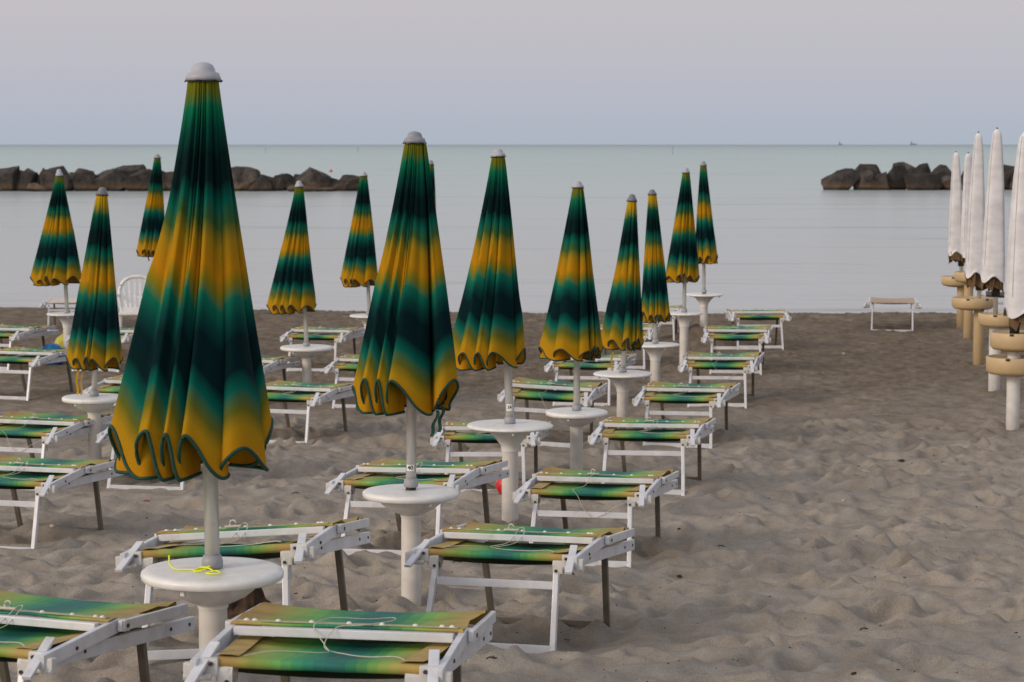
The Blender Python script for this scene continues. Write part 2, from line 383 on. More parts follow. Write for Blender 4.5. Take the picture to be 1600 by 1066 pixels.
def rock_mat():
    m, n, b = new_mat('boulder_stone')
    tcn = n.nodes.new('ShaderNodeTexCoord'); g = n.nodes.new('ShaderNodeNewGeometry')
    oi = n.nodes.new('ShaderNodeObjectInfo')
    add = n.nodes.new('ShaderNodeVectorMath'); add.operation = 'ADD'
    link(n, tcn.outputs['Object'], add.inputs[0]); link(n, oi.outputs['Location'], add.inputs[1])
    a = n.nodes.new('ShaderNodeTexNoise'); a.inputs['Scale'].default_value = 1.6; a.inputs['Detail'].default_value = 8; a.inputs['Roughness'].default_value = .65
    link(n, add.outputs[0], a.inputs['Vector'])
    r = n.nodes.new('ShaderNodeValToRGB'); r.color_ramp.elements[0].position = .35; r.color_ramp.elements[1].position = .7
    r.color_ramp.elements[0].color = (.008, .0065, .0058, 1); r.color_ramp.elements[1].color = (.075, .060, .050, 1)
    link(n, a.outputs['Fac'], r.inputs[0])
    sp = n.nodes.new('ShaderNodeSeparateXYZ'); link(n, g.outputs['Position'], sp.inputs[0])
    # brown weed band near the waterline, wet black foot
    mr1 = n.nodes.new('ShaderNodeMapRange'); mr1.inputs['From Min'].default_value = .42; mr1.inputs['From Max'].default_value = .12
    link(n, sp.outputs['Z'], mr1.inputs['Value'])
    mx = n.nodes.new('ShaderNodeMixRGB'); mx.inputs[2].default_value = (.14, .080, .042, 1)
    mm = n.nodes.new('ShaderNodeMath'); mm.operation = 'MULTIPLY'; link(n, mr1.outputs[0], mm.inputs[0]); link(n, a.outputs['Fac'], mm.inputs[1])
    link(n, mm.outputs[0], mx.inputs[0]); link(n, r.outputs[0], mx.inputs[1])
    mr2 = n.nodes.new('ShaderNodeMapRange'); mr2.inputs['From Min'].default_value = .08; mr2.inputs['From Max'].default_value = -.04
    link(n, sp.outputs['Z'], mr2.inputs['Value'])
    mx2 = n.nodes.new('ShaderNodeMixRGB'); mx2.inputs[2].default_value = (.012, .009, .007, 1)
    link(n, mr2.outputs[0], mx2.inputs[0]); link(n, mx.outputs[0], mx2.inputs[1])
    # one stone a little lighter or darker than the next
    hs = n.nodes.new('ShaderNodeHueSaturation'); v = n.nodes.new('ShaderNodeMapRange'); v.inputs['To Min'].default_value = .55; v.inputs['To Max'].default_value = 1.6
    link(n, oi.outputs['Random'], v.inputs['Value']); link(n, v.outputs[0], hs.inputs['Value']); link(n, mx2.outputs[0], hs.inputs['Color'])
    link(n, hs.outputs[0], b.inputs['Base Color'])
    b.inputs['Roughness'].default_value = .85
    bp = n.nodes.new('ShaderNodeBump'); bp.inputs['Strength'].default_value = 1.0; bp.inputs['Distance'].default_value = .35
    link(n, a.outputs['Fac'], bp.inputs['Height']); link(n, bp.outputs[0], b.inputs['Normal'])
    return m
M['rock'] = rock_mat()

# ------------------------------------------------------------------ mesh helpers
def obj(name, bm, mat, parent=None, smooth=False, mats=None):
    me = bpy.data.meshes.new(name)
    if isinstance(bm, bmesh.types.BMesh):
        bm.to_mesh(me); bm.free()
    for mm in (mats or [mat]):
        me.materials.append(mm)
    if smooth:
        me.polygons.foreach_set('use_smooth', [True] * len(me.polygons))
    o = bpy.data.objects.new(name, me)
    C.objects.link(o)
    if parent:
        o.parent = parent
    return o

def tag(o, label=None, cat=None, group=None, kind=None):
    if label: o['label'] = label
    if cat: o['category'] = cat
    if group: o['group'] = group
    if kind: o['kind'] = kind
    return o

def empty(name, loc=(0, 0, 0), rot=(0, 0, 0)):
    o = bpy.data.objects.new(name, None)
    C.objects.link(o)
    o.location = loc
    o.rotation_euler = rot
    o.empty_display_size = .1
    return o

def copy_tree(o, parent=None):
    c = o.copy(); C.objects.link(c); c.parent = parent
    for ch in list(o.children):
        copy_tree(ch, c)
    return c

def box(bm, c, s, rot=None, bev=0.0):
    m = Matrix.Translation(c)
    if rot is not None: m = m @ rot
    m = m @ Matrix.Diagonal((*s, 1))
    r = bmesh.ops.create_cube(bm, size=1.0, matrix=m)
    if bev:
        ed = set()
        for v in r['verts']:
            for e in v.link_edges: ed.add(e)
        bmesh.ops.bevel(bm, geom=list(ed), offset=bev, segments=2, profile=.7, affect='EDGES')

def bar(bm, p, q, w, h, bev=.002, up=(0, 0, 1)):
    """rectangular bar from p to q; w across, h along up"""
    p, q = Vector(p), Vector(q)
    y = (q - p).normalized()
    x = y.cross(Vector(up)).normalized()
    z = x.cross(y)
    rot = Matrix((x, y, z)).transposed().to_4x4()
    box(bm, (p + q) / 2, (w, (q - p).length, h), rot, bev)

def cyl(bm, p, q, r1, r2=None, seg=20, cap=True):
    p, q = Vector(p), Vector(q)
    r2 = r1 if r2 is None else r2
    d = (q - p)
    m = Matrix.Translation((p + q) / 2) @ d.to_track_quat('Z', 'Y').to_matrix().to_4x4()
    bmesh.ops.create_cone(bm, cap_ends=cap, segments=seg, radius1=r1, radius2=r2, depth=d.length, matrix=m)

def lathe(bm, prof, seg=48, center=(0, 0, 0)):
    rings = []
    for r, z in prof:
        if r < 1e-5:
            rings.append([bm.verts.new((center[0], center[1], center[2] + z))])
        else:
            rings.append([bm.verts.new((center[0] + r * math.cos(2 * math.pi * i / seg), center[1] + r * math.sin(2 * math.pi * i / seg), center[2] + z)) for i in range(seg)])
    for a, b in zip(rings, rings[1:]):
        if len(a) == 1 and len(b) == 1: continue
        for i in range(seg):
            j = (i + 1) % seg
            if len(a) == 1: bm.faces.new((a[0], b[i], b[j]))
            elif len(b) == 1: bm.faces.new((a[i], b[0], a[j]))
            else: bm.faces.new((a[i], b[i], b[j], a[j]))
    bmesh.ops.recalc_face_normals(bm, faces=bm.faces[:])

def tube(bm, pts, r, seg=6, closed=False):
    pts = [Vector(p) for p in pts]
    n = len(pts)
    rings = []
    for i, p in enumerate(pts):
        a = pts[(i - 1) % n] if (closed or i > 0) else p
        b = pts[(i + 1) % n] if (closed or i < n - 1) else p
        t = (b - a)
        if t.length < 1e-9: t = Vector((0, 0, 1))
        t.normalize()
        ref = Vector((0, 0, 1)) if abs(t.z) < .9 else Vector((1, 0, 0))
        x = t.cross(ref).normalized(); y = t.cross(x)
        rings.append([bm.verts.new(p + x * r * math.cos(2 * math.pi * k / seg) + y * r * math.sin(2 * math.pi * k / seg)) for k in range(seg)])
    for i in range(n if closed else n - 1):
        A, B = rings[i], rings[(i + 1) % n]
        for k in range(seg):
            bm.faces.new((A[k], A[(k + 1) % seg], B[(k + 1) % seg], B[k]))
    if not closed:
        bm.faces.new(rings[0][::-1]); bm.faces.new(rings[-1])

def catmull(P, n, closed=False):
    out = []
    L = len(P)
    rng = L if closed else L - 1
    for i in range(rng):
        p0 = P[(i - 1) % L] if (closed or i > 0) else P[i]
        p1 = P[i]; p2 = P[(i + 1) % L]
        p3 = P[(i + 2) % L] if (closed or i < L - 2) else P[(i + 1) % L]
        for k in range(n):
            t = k / n
            out.append(tuple(.5 * ((2 * b) + (-a + c) * t + (2 * a - 5 * b + 4 * c - d) * t * t + (-a + 3 * b - 3 * c + d) * t ** 3)
                             for a, b, c, d in zip(p0, p1, p2, p3)))
    if not closed: out.append(tuple(P[-1]))
    return out

# ------------------------------------------------------------------ the objects' spots (measured), needed for the lie of the ground
GZ = [(-40, .9), (-6, 1.35), (0, 1.52), (4, 1.70), (6.3, 1.85), (9.4, 2.10), (12.2, 2.27), (15.4, 2.385), (18.8, 2.48), (21.6, 2.51),
      (27.5, 2.49), (31, 2.475), (33.0, 2.478), (34.3, 2.56), (37, 2.80), (45, 3.6), (70, 5.0)]
_gz = np.array(GZ)
_zz = np.arange(-40, 70, .25)
_gg = np.interp(_zz, _gz[:, 0], _gz[:, 1])
_k = np.exp(-.5 * (np.arange(-8, 9) * .25 / .55) ** 2); _k /= _k.sum()
_gg2 = np.convolve(np.pad(_gg, 8, 'edge'), _k, 'valid')
_m = (_zz > 31.8) & (_zz < 36)
def ground_base(Y):
    return CAMH - np.interp(Y, _zz, _gg2)

ANCHOR = []          # (x, y, residual)
def add_anchor(x, y, z):
    ANCHOR.append((x, y, z - float(ground_base(y))))
def ground_z(X, Y):
    X = np.asarray(X, float); Y = np.asarray(Y, float)
    Ys = Y + .35 * np.sin(X * .35 + 1.0) * np.clip((Y - 27) / 4, 0, 1) + .06 * X * np.clip((Y - 27) / 4, 0, 1)
    z = ground_base(Ys)
    if _AW is None: return z
    for (ax, ay, r), w_ in zip(ANCHOR, _AW):
        near_ = (np.abs(X - ax) < 1.8) & (np.abs(Y - ay) < 1.8)
        if near_.any():
            z = z + np.where(near_, w_ * np.exp(-(((X - ax) ** 2 + (Y - ay) ** 2) / (2 * .5 ** 2))), 0)
    return z
_AW = None
def solve_anchors():
    global _AW
    A_ = np.array(ANCHOR)
    D2 = (A_[:, None, 0] - A_[None, :, 0]) ** 2 + (A_[:, None, 1] - A_[None, :, 1]) ** 2
    K = np.exp(-D2 / (2 * .5 ** 2)) + np.eye(len(A_)) * .12
    Ys = A_[:, 1] + .35 * np.sin(A_[:, 0] * .35 + 1.0) * np.clip((A_[:, 1] - 27) / 4, 0, 1) + .06 * A_[:, 0] * np.clip((A_[:, 1] - 27) / 4, 0, 1)
    r = A_[:, 2] + ground_base(A_[:, 1]) - ground_base(Ys)
    _AW = np.linalg.solve(K, r)

# ---- beds: name, front canvas edge (left, right) in photo pixels, distance, yaw, pitch, roll (degrees)
BW = .577
BH = .39
# (id, u_left, v_left, u_right, v_right, Z, yaw, pitch, roll)
BEDS = [
 ('R1', 337, 1027, 659, 1040, 6.30, 8, 1.0, -.5),
 ('R2', 667, 857, 881, 868, 9.44, 16, -3.0, 0),
 ('R3', 827, 765, 994, 769, 12.2, 13, -1, 1.0),
 ('R4', 941, 677.5, 1073, 679.5, 15.4, 12, 0, 1.0),
 ('R5', 1007, 620, 1115, 623, 18.8, 11, 0, .5),
 ('R6', 1074, 570, 1169, 570, 21.6, 9.5, 0, 1.2),
 ('R7', 1109, 526, 1191, 526, 24.5, 6, 0, .8),
 ('R8', 1150, 493, 1225, 493, 27.4, 2, 0, .3),
 ('L0', -258, 1012, 48, 1017, 6.65, 15, 0, 0),
 ('L1', 233, 861, 442, 850, 9.7, 15, -1, 6.0),
 ('L2', 532, 750.5, 697, 754, 12.3, 15, -1, 1.0),
 ('L3', 693, 681, 826, 684, 15.1, 14, 0, 1.0),
 ('L4', 794, 615, 910, 620, 17.8, 15, 0, .0),
 ('L5', 864, 569, 958, 571, 21.5, 13, 0, .5),
 ('L6', 930, 521, 1011, 521, 25.0, 9, 0, 1.0),
 ('L7', 984, 489, 1056, 489, 27.9, 6, 0, .5),
 ('M5', 168, 676, 296, 678, 15.5, 12, 0, 0),
 ('M1', 377, 618, 487, 621, 18.4, 14, 0, 0),
 ('M2', 520, 572, 614, 573, 21.2, 11, 0, 0),
 ('M3', 448, 524, 530, 525, 24.8, 11, 0, 0),
 ('M4', 309, 572, 405, 574, 21.4, 16, 0, 0),
 ('E1', -98, 748, 66, 754, 12.5, 17, 0, 0),
 ('E2', -58, 672, 74, 677, 15.5, 17, 0, 0),
 ('E3', -38, 559, 57, 562, 21.8, 17, 0, 0),
 ('E4', -58, 520, 24, 523, 24.9, 16, 0, 0),
 ('E5', 142, 607, 248, 610, 19.0, 13, 0, 0),
 ('E6', 112, 524, 194, 525, 24.8, 14, 0, 0),
]
FLAT = [('F1', 1363, 472, 1426, 472, 29.8, 9.5, 'tan_cloth'), ('S1', 74, 472, 140, 472, 29.9, -6, 'cream_cloth'), ('F2', 1541, 462, 1606, 462, 30.6, 12, 'dark_cloth')]

def bed_frame(u0, v0, u1, v1, Z, yaw, bh=BH):
    c = at((u0 + u1) / 2, (v0 + v1) / 2, Z)
    root = c - Vector((0, 0, bh))
    return root
# position and tilt found for the loungers whose corners are all in view
FIT = {'R1': (-0.542, 6.053, 0.691, 7.557, -4.853, -0.377), 'R2': (-0.075, 8.949, 0.466, 16.772, -5.259, 0.722), 'R3': (0.373, 11.792, 0.275, 13.923, -3.564, 0.607), 'R4': (0.882, 14.777, 0.192, 12.102, -2.596, 0.826), 'R5': (1.343, 17.866, 0.088, 13.779, -0.787, 0.573), 'R6': (1.959, 21.177, 0.029, 10.883, -0.245, 0.719), 'R7': (2.425, 24.142, 0.045, 8.203, 0.497, 0.359), 'R8': (2.987, 26.901, 0.059, 1.746, -2.77, 0.176), 'L0': (-1.728, 6.669, 0.604, 18.528, -4.469, -0.46), 'L1': (-1.063, 8.054, 0.646, 9.827, -6.686, 4.506), 'L2': (-0.631, 11.834, 0.32, 17.261, -3.168, 1.662), 'L3': (-0.178, 15.137, 0.134, 6.144, -3.7, 0.974), 'L4': (0.244, 17.482, 0.152, 10.199, -1.312, -2.248), 'M1': (-1.922, 18.36, 0.045, 17.249, -1.176, -0.039), 'E1': (-2.917, 12.495, 0.226, 14.368, -2.195, -0.116), 'E2': (-3.491, 15.447, 0.125, 16.657, -1.164, -0.03)}
POSE = {}
for b_ in BEDS:
    if b_[0] in FIT:
        POSE[b_[0]] = (Vector(FIT[b_[0]][:3]), *FIT[b_[0]][3:])
    else:
        POSE[b_[0]] = (bed_frame(*b_[1:7]), b_[6], -1.0, b_[8])
    p, a, pit_, rol_ = POSE[b_[0]]; a = R(a)
    for dy, s in ((-.05, 0), (.85, 1)):
        X = p.x + math.sin(a) * dy; Y = p.y + math.cos(a) * dy
        zz = p.z + math.sin(R(pit_)) * dy
        add_anchor(X, Y, zz + (0 if s == 0 else -.01))
for b_ in FLAT:
    p = bed_frame(*b_[1:7]); add_anchor(p.x, p.y, p.z)

# umbrellas: id, cap top (u,v), cap bottom v, hem left, hem right, hem v, stand centre u, table v, Z, table diameter, stand kind, canopy variant, fold rotation, mirrored, cap material
UMB = [
 ('U1', 317, 97, 125, 175, 428, 733, 332, 888, 7.09, .456, 'bowl', 0, 0, False, 'cap_light'),
 ('U2', 648, 205, 223, 551, 706, 641, 642, 765.5, 10.37, .453, 'bowl', 0, 6, False, 'cap_grey2'),
 ('U3', 778, 232, 244, 703, 822, 571, 797, 662, 13.25, .515, 'trumpet', 0, 14, False, 'cap_light'),
 ('U4', 903, 283, 293, 841, 940, 560, 901, 641.5, 16.1, .452, 'bowl', 0, 62, False, 'cap_light'),
 ('U5', 988, 303, 314, 937, 1003, 545, 973, 582, 18.9, .50, 'trumpet', 2, 52, False, 'cap_grey'),
 ('U6', 1019, 296, 304, 1000, 1047, 503, 1024, 537, 21.7, .47, 'trumpet', 2, 20, False, 'cap_grey'),
 ('U7', 1072, 262, 270, 1038, 1091, 440, 1069, 488, 24.9, .42, 'trumpet', 0, 22, False, 'cap_light'),
 ('U8', 1099, 252, 259, 1085, 1122, 411, 1100, 459, 28.2, .48, 'trumpet', 0, 70, True, 'cap_grey2'),
 ('U10', 160, 292, 304, 105, 191, 575, 147, 619, 15.9, .455, 'bowl', 2, 4, False, 'cap_grey'),
 ('U12', 467, 282, 292, 419, 495, 487, 479, 541, 22.0, .52, 'bowl', 0, 0, False, 'cap_light'),
 ('U13', 568, 268, 275, 534, 592, 446, 577, 492, 24.9, .44, 'trumpet', 1, -8, False, 'cap_light'),
 ('U14', 673, 250, 257, 636, 682, 400, 666, 453, 28.0, .42, 'trumpet', 0, 30, False, 'cap_grey2'),
 ('U9', 92, 264, 275, 50, 128, 443, 105, 489, 25.3, .46, 'trumpet', 0, 8, False, 'cap_light'),
 ('U11', 246, 241, 247, 214, 262, 400, 243, 463, 27.9, .45, 'trumpet', 1, 14, False, 'cap_grey2'),
]
for u_ in UMB:
    c = at(u_[7], u_[8], u_[9])
    if u_[0] in ('U5', 'U8'):
        vb = {'U5': 688, 'U8': 512}[u_[0]]
        pb = at(u_[7], vb, u_[9]); add_anchor(pb.x, pb.y, pb.z)

# white-covered parasols on the right: id, cap u, cap v, hem v, hem left, hem right, table left, right, v top, Z, ground v, post u, tan post
WHITE = [
 ('W1', 1494, 238, 396, 1480, 1507, 1464, 1512, 432, 30.3, 515, 1501, True),
 ('W2', 1513, 240, 400, 1500, 1524, 1499, 1560, 425, 28.4, 535, 1512, True),
 ('W3', 1529, 208, 430, 1506, 1541, 1478, 1543, 465, 25.4, 571, 1528, True),
 ('W4', 1558, 202, 437, 1530, 1572, 1536, 1604, 490, 22.4, 616, 1553, False),
]
for w_ in WHITE:
    pb = at(w_[11], w_[10], w_[9]); add_anchor(pb.x, pb.y, pb.z)
W5Z = 19.5
pb = at(1582, 674, W5Z); add_anchor(pb.x, pb.y, pb.z)

solve_anchors()
# ------------------------------------------------------------------ sand
rng = np.random.RandomState(5)
_perm = rng.rand(256, 256)
def vnoise(x, y):
    xi = np.floor(x).astype(int); yi = np.floor(y).astype(int)
    fx = x - xi; fy = y - yi
    fx = fx * fx * fx * (fx * (fx * 6 - 15) + 10); fy = fy * fy * fy * (fy * (fy * 6 - 15) + 10)
    a = _perm[xi % 256, yi % 256]; b = _perm[(xi + 1) % 256, yi % 256]
    c = _perm[xi % 256, (yi + 1) % 256]; d = _perm[(xi + 1) % 256, (yi + 1) % 256]
    return (a * (1 - fx) + b * fx) * (1 - fy) + (c * (1 - fx) + d * fx) * fy - .5
def sand_relief(X, Y):
    # warped, footprint-trodden soft sand
    wx = X + .35 * vnoise(X * 1.3 + 9, Y * 1.3) ; wy = Y + .35 * vnoise(X * 1.3, Y * 1.3 + 31)
    wx = wx * .64
    a = vnoise(wx * 1.1 + 3, wy * 1.5)
    b = 1 - np.abs(vnoise(wx * 2.6 + 50, wy * 3.4 + 7)) * 4
    c = 1 - np.abs(vnoise(wx * 5.2 + 11, wy * 6.4 + 70)) * 4
    d = vnoise(wx * 11 + 5, wy * 13)
    e = vnoise(X * 27, Y * 30)
    soft = .046 * a + .021 * b + .021 * c + .018 * d + .007 * e
    rough = .030 * a + .014 * c + .030 * d + .026 * e
    k = np.clip((Y - 19.5 + 3 * vnoise(X * .5, Y * .5)) / 5, 0, 1)
    return soft * (1 - k) + rough * k
PITS = []
for i in range(1500):
    py = rng.uniform(5, 20); px = rng.uniform(-3.5, 4.8) 
    PITS.append((px, py, rng.uniform(0, math.pi), rng.uniform(.09, .16), rng.uniform(.040, .075), rng.uniform(.018, .050)))
def build_sand():
    # one sheet, densest where the loungers stand
    xs = np.concatenate([-np.geomspace(400, 6.6, 60)[:-1], np.arange(-6.6, -2.4, .045), np.arange(-2.4, 3.6, .02), np.arange(3.6, 8.2, .035), np.geomspace(8.2, 400, 60)])
    ys = np.concatenate([np.linspace(-40, 4.5, 90), np.arange(4.55, 13, .022), np.arange(13, 22, .034), np.arange(22, 35, .05), np.linspace(35.05, 70, 60)])
    X, Y = np.meshgrid(xs, ys)
    Z = ground_z(X, Y)
    near = np.exp(-np.clip((np.abs(X) - 12) / 6, 0, 50))
    rel = sand_relief(X, Y)
    keep = np.ones_like(Z)
    for bid_ in POSE:
        p_, ya_, pi_, ro_ = POSE[bid_]; a_ = R(ya_)
        for dx_, dy_ in ((-.27, -.085), (.27, -.085), (-.27, .845), (.27, .845), (0, -.085)):
            fx_ = p_.x + dx_ * math.cos(a_) + dy_ * math.sin(a_); fy_ = p_.y - dx_ * math.sin(a_) + dy_ * math.cos(a_)
            i0, i1 = np.searchsorted(xs, (fx_ - .6, fx_ + .6)); j0, j1 = np.searchsorted(ys, (fy_ - .6, fy_ + .6))
            q_ = (X[j0:j1, i0:i1] - fx_) ** 2 + (Y[j0:j1, i0:i1] - fy_) ** 2
            keep[j0:j1, i0:i1] *= 1 - .72 * np.exp(-q_ / (2 * .16 ** 2))
    Z = Z + (rel * keep - .010 * (1 - keep)) * near
    shore = np.exp(-((Y - 32.6) / 1.6) ** 2)
    Z = Z + shore * (.035 * vnoise(X * 1.7, Y * 1.2) + .03 * vnoise(X * 5.1, Y * 3.0)) * near
    for px, py, an, ra, rb, dep in PITS:
        i0, i1 = np.searchsorted(xs, (px - .45, px + .45)); j0, j1 = np.searchsorted(ys, (py - .45, py + .45))
        sx = X[j0:j1, i0:i1] - px; sy = Y[j0:j1, i0:i1] - py
        ca, sa = math.cos(an), math.sin(an)
        u = (sx * ca + sy * sa) / ra; v = (-sx * sa + sy * ca) / rb
        q = u * u + v * v
        Z[j0:j1, i0:i1] += -dep * np.exp(-q * .9) + dep * .55 * np.exp(-((np.sqrt(q) - 1.7) ** 2) * 3.0)
    # little collars of sand round the stands, hollows under the loungers shaped to deepen the shade
    def local(cx, cy, rad, fn):
        i0, i1 = np.searchsorted(xs, (cx - rad, cx + rad)); j0, j1 = np.searchsorted(ys, (cy - rad, cy + rad))
        Z[j0:j1, i0:i1] += fn(X[j0:j1, i0:i1] - cx, Y[j0:j1, i0:i1] - cy)
    posts = [(at(u_[7], u_[8], u_[9]), 1) for u_ in UMB] + [(at(w_[11], w_[10], w_[9]), 1) for w_ in WHITE] + [(at(1582, 674, W5Z), 1)]
    for p_, _ in posts:
        ph_ = rng.uniform(0, 6)
        local(p_.x, p_.y, .6, lambda dx, dy: .030 * np.exp(-((np.hypot(dx, dy) - .17) / .07) ** 2) * (1 + .6 * np.sin(np.arctan2(dy, dx) * 2 + ph_)) - .018 * np.exp(-(np.hypot(dx, dy) / .10) ** 2))
    for bid_ in POSE:
        p_, ya_, pi_, ro_ = POSE[bid_]; a_ = R(ya_)
        cx_ = p_.x + .38 * math.sin(a_) + .06; cy_ = p_.y + .38 * math.cos(a_)
        local(cx_, cy_, 1.0, lambda dx, dy: -.050 * np.exp(-((dx / .26) ** 2 + (dy / .22) ** 2)) + .022 * np.exp(-((np.hypot(dx / .30, dy / .26) - 1.55) / .3) ** 2))
    ny, nx = X.shape
    co = np.stack([X, Y, Z], -1).reshape(-1, 3).astype(np.float32)
    idx = np.arange(ny * nx).reshape(ny, nx)
    q = np.stack([idx[:-1, :-1], idx[:-1, 1:], idx[1:, 1:], idx[1:, :-1]], -1).reshape(-1, 4)
    me = bpy.data.meshes.new('sand')
    me.vertices.add(len(co)); me.vertices.foreach_set('co', co.ravel())
    me.loops.add(q.size); me.loops.foreach_set('vertex_index', q.ravel().astype(np.int32))
    me.polygons.add(len(q)); me.polygons.foreach_set('loop_start', (np.arange(len(q)) * 4).astype(np.int32))
    me.update(calc_edges=True); me.validate()
    me.polygons.foreach_set('use_smooth', [True] * len(me.polygons))
    me.materials.append(M['sand'])
    o = bpy.data.objects.new('sand', me); C.objects.link(o)
    tag(o, kind='structure')
    return xs, ys, Z
XS, YS, ZG = build_sand()
def gz(x, y):
    i = min(max(np.searchsorted(XS, x) - 1, 0), len(XS) - 2); j = min(max(np.searchsorted(YS, y) - 1, 0), len(YS) - 2)
    fx = (x - XS[i]) / (XS[i + 1] - XS[i]); fy = (y - YS[j]) / (YS[j + 1] - YS[j])
    return float((ZG[j, i] * (1 - fx) + ZG[j, i + 1] * fx) * (1 - fy) + (ZG[j + 1, i] * (1 - fx) + ZG[j + 1, i + 1] * fx) * fy)
def on_ground(u, v):
    """point on the sand seen at photo pixel (u, v)"""
    for Z in np.arange(4.0, 40, .02):
        p = at(u, v, Z)
        if p.z <= gz(p.x, p.y): return p
    return p

# ------------------------------------------------------------------ sea
SEA = -.12
bm = bmesh.new()
for (x, y) in ((-30000, 33.2), (30000, 33.2), (30000, 40000), (-30000, 40000)):
    bm.verts.new((x, y, SEA))
bm.faces.new(bm.verts[:])
tag(obj('sea', bm, M['water']), kind='structure')

# ------------------------------------------------------------------ boulders
def boulder(u0, u1, vt, vb, Z, seed, flat, label, group):
    c0 = at(u0, vb, Z); c1 = at(u1, vb, Z); ct = at((u0 + u1) / 2, vt, Z)
    wdt = c1.x - c0.x; zb = c0.z; h = ct.z - zb
    bm = bmesh.new()
    bmesh.ops.create_icosphere(bm, subdivisions=5, radius=1.0)
    rs = random.Random(seed)
    # a few cutting planes give the blocky, broken shape
    planes = []
    for i in range(9):
        n_ = Vector((rs.gauss(0, 1), rs.gauss(0, 1), rs.gauss(0, .8))).normalized()
        planes.append((n_, rs.uniform(.40, .72)))
    planes.append((Vector((rs.uniform(-.2, .2), -.25, 1)).normalized(), flat))
    off = Vector((seed * 3.1, seed * 1.7, 0))
    for v in bm.verts:
        p = v.co.copy()
        for n_, d in planes:
            s = p.dot(n_)
            if s > d: p -= n_ * (s - d)
        p *= 1 + .07 * mnoise.noise(p * 1.5 + off) + .03 * mnoise.noise(p * 4 + off) + .02 * mnoise.noise(p * 10 + off)
        v.co = p
    xs_ = [v.co.x for v in bm.verts]; zs_ = [v.co.z for v in bm.verts]; ys_ = [v.co.y for v in bm.verts]
    x0, x1, z0, z1 = min(xs_), max(xs_), min(zs_), max(zs_)
    y0, y1 = min(ys_), max(ys_)
    dep = max(wdt * .8, h * .8)
    full_h = h * 1.45
    for v in bm.verts:
        v.co.x = ((v.co.x - x0) / (x1 - x0) - .5) * wdt * 1.2
        v.co.y = ((v.co.y - y0) / (y1 - y0) - .5) * dep
        v.co.z = (v.co.z - z0) / (z1 - z0) * full_h - (full_h - h)
    o = obj('boulder', bm, M['rock'], smooth=True)
    o.location = ((c0.x + c1.x) / 2, Z + dep * .1, zb)
    tag(o, label, 'boulder', group)
    return o

GL, GR = 'boulders of the left breakwater', 'boulders of the right breakwater'
ZL, ZR = 127.0, 130.0
LB = [
 (-12, 26, 259, 297, 0, .62, 'tall flat-topped dark boulder at the left edge of the photo'),
 (12, 55, 265, 298, 0, .8, 'dark boulder between the left photo edge and the leftmost small parasol'),
 (46, 74, 286, 299, -1.2, .8, 'smallest low brown boulder at the waterline left of the leftmost small parasol'),
 (34, 62, 263, 290, 2.5, .8, 'dark boulder half hidden behind others just left of the leftmost parasol cap'),
 (55, 92, 262, 298, 0, .8, 'pale-faced boulder directly behind the cap of the leftmost small parasol'),
 (68, 110, 259, 292, 2.2, .6, 'flat-topped boulder rising above and right of the leftmost parasol cap'),
 (92, 116, 273, 299, -.4, .8, 'narrow dark boulder at the waterline between leftmost parasol and big pale boulder'),
 (112, 146, 263, 290, 2.6, .8, 'dark rounded boulder showing behind the big pale slanting boulder'),
 (111, 158, 269, 299, 0, .8, 'big pale slanting boulder above the grey-capped parasol, at the waterline'),
 (146, 198, 263, 299, 0, .8, 'large dark boulder behind the cap of the grey-capped parasol'),
 (183, 234, 257, 285, 2.6, .5, 'flat slab boulder lying highest, left of the parasol overlapping the breakwater'),
 (194, 240, 264, 299, -.3, .6, 'square light-faced boulder under the flat slab, at the waterline'),
 (232, 262, 264, 298, 0, .8, 'boulder behind the upper canopy of the small parasol beside the largest parasol'),
 (252, 284, 268, 299, 0, .8, 'boulder squeezed between the small parasol and the largest parasol'),
 (360, 402, 260, 299, 0, .8, 'steep dark boulder emerging right of the largest parasol'),
 (388, 422, 273, 299, -.4, .8, 'low boulder second to the right of the largest parasol'),
 (400, 424, 272, 290, 2.2, .8, 'small dark boulder behind the low boulder right of the largest parasol'),
 (415, 440, 276, 299, 0, .8, 'rounded waterline boulder just left of the white-capped middle-left parasol cap'),
 (424, 462, 271, 297, 1.5, .8, 'broad boulder behind the left side of the middle-left parasol cap'),
 (452, 480, 272, 292, 1.8, .8, 'boulder behind the right side of the middle-left parasol cap'),
 (466, 513, 261, 299, 0, .8, 'highest round boulder, right of the middle-left parasol cap'),
 (452, 495, 289, 300, -1.6, .55, 'low flat tan boulder at the foot of the highest round boulder'),
 (505, 531, 278, 298, .4, .8, 'small dark boulder right of the highest round boulder'),
 (495, 523, 293, 300, -1.2, .6, 'lowest tan stone at the waterline below the small dark boulder'),
 (520, 564, 273, 299, 0, .75, 'last brown boulder at the right tip of the left breakwater'),
]
for i, (u0, u1, vt, vb, dz, fl, lab) in enumerate(LB):
    boulder(u0, u1, vt, vb - max(dz, 0) * .4, ZL + dz, 10 + i, fl, lab, GL)
for i, (u0, u1) in enumerate(((276, 312), (304, 345), (338, 372))):
    pass
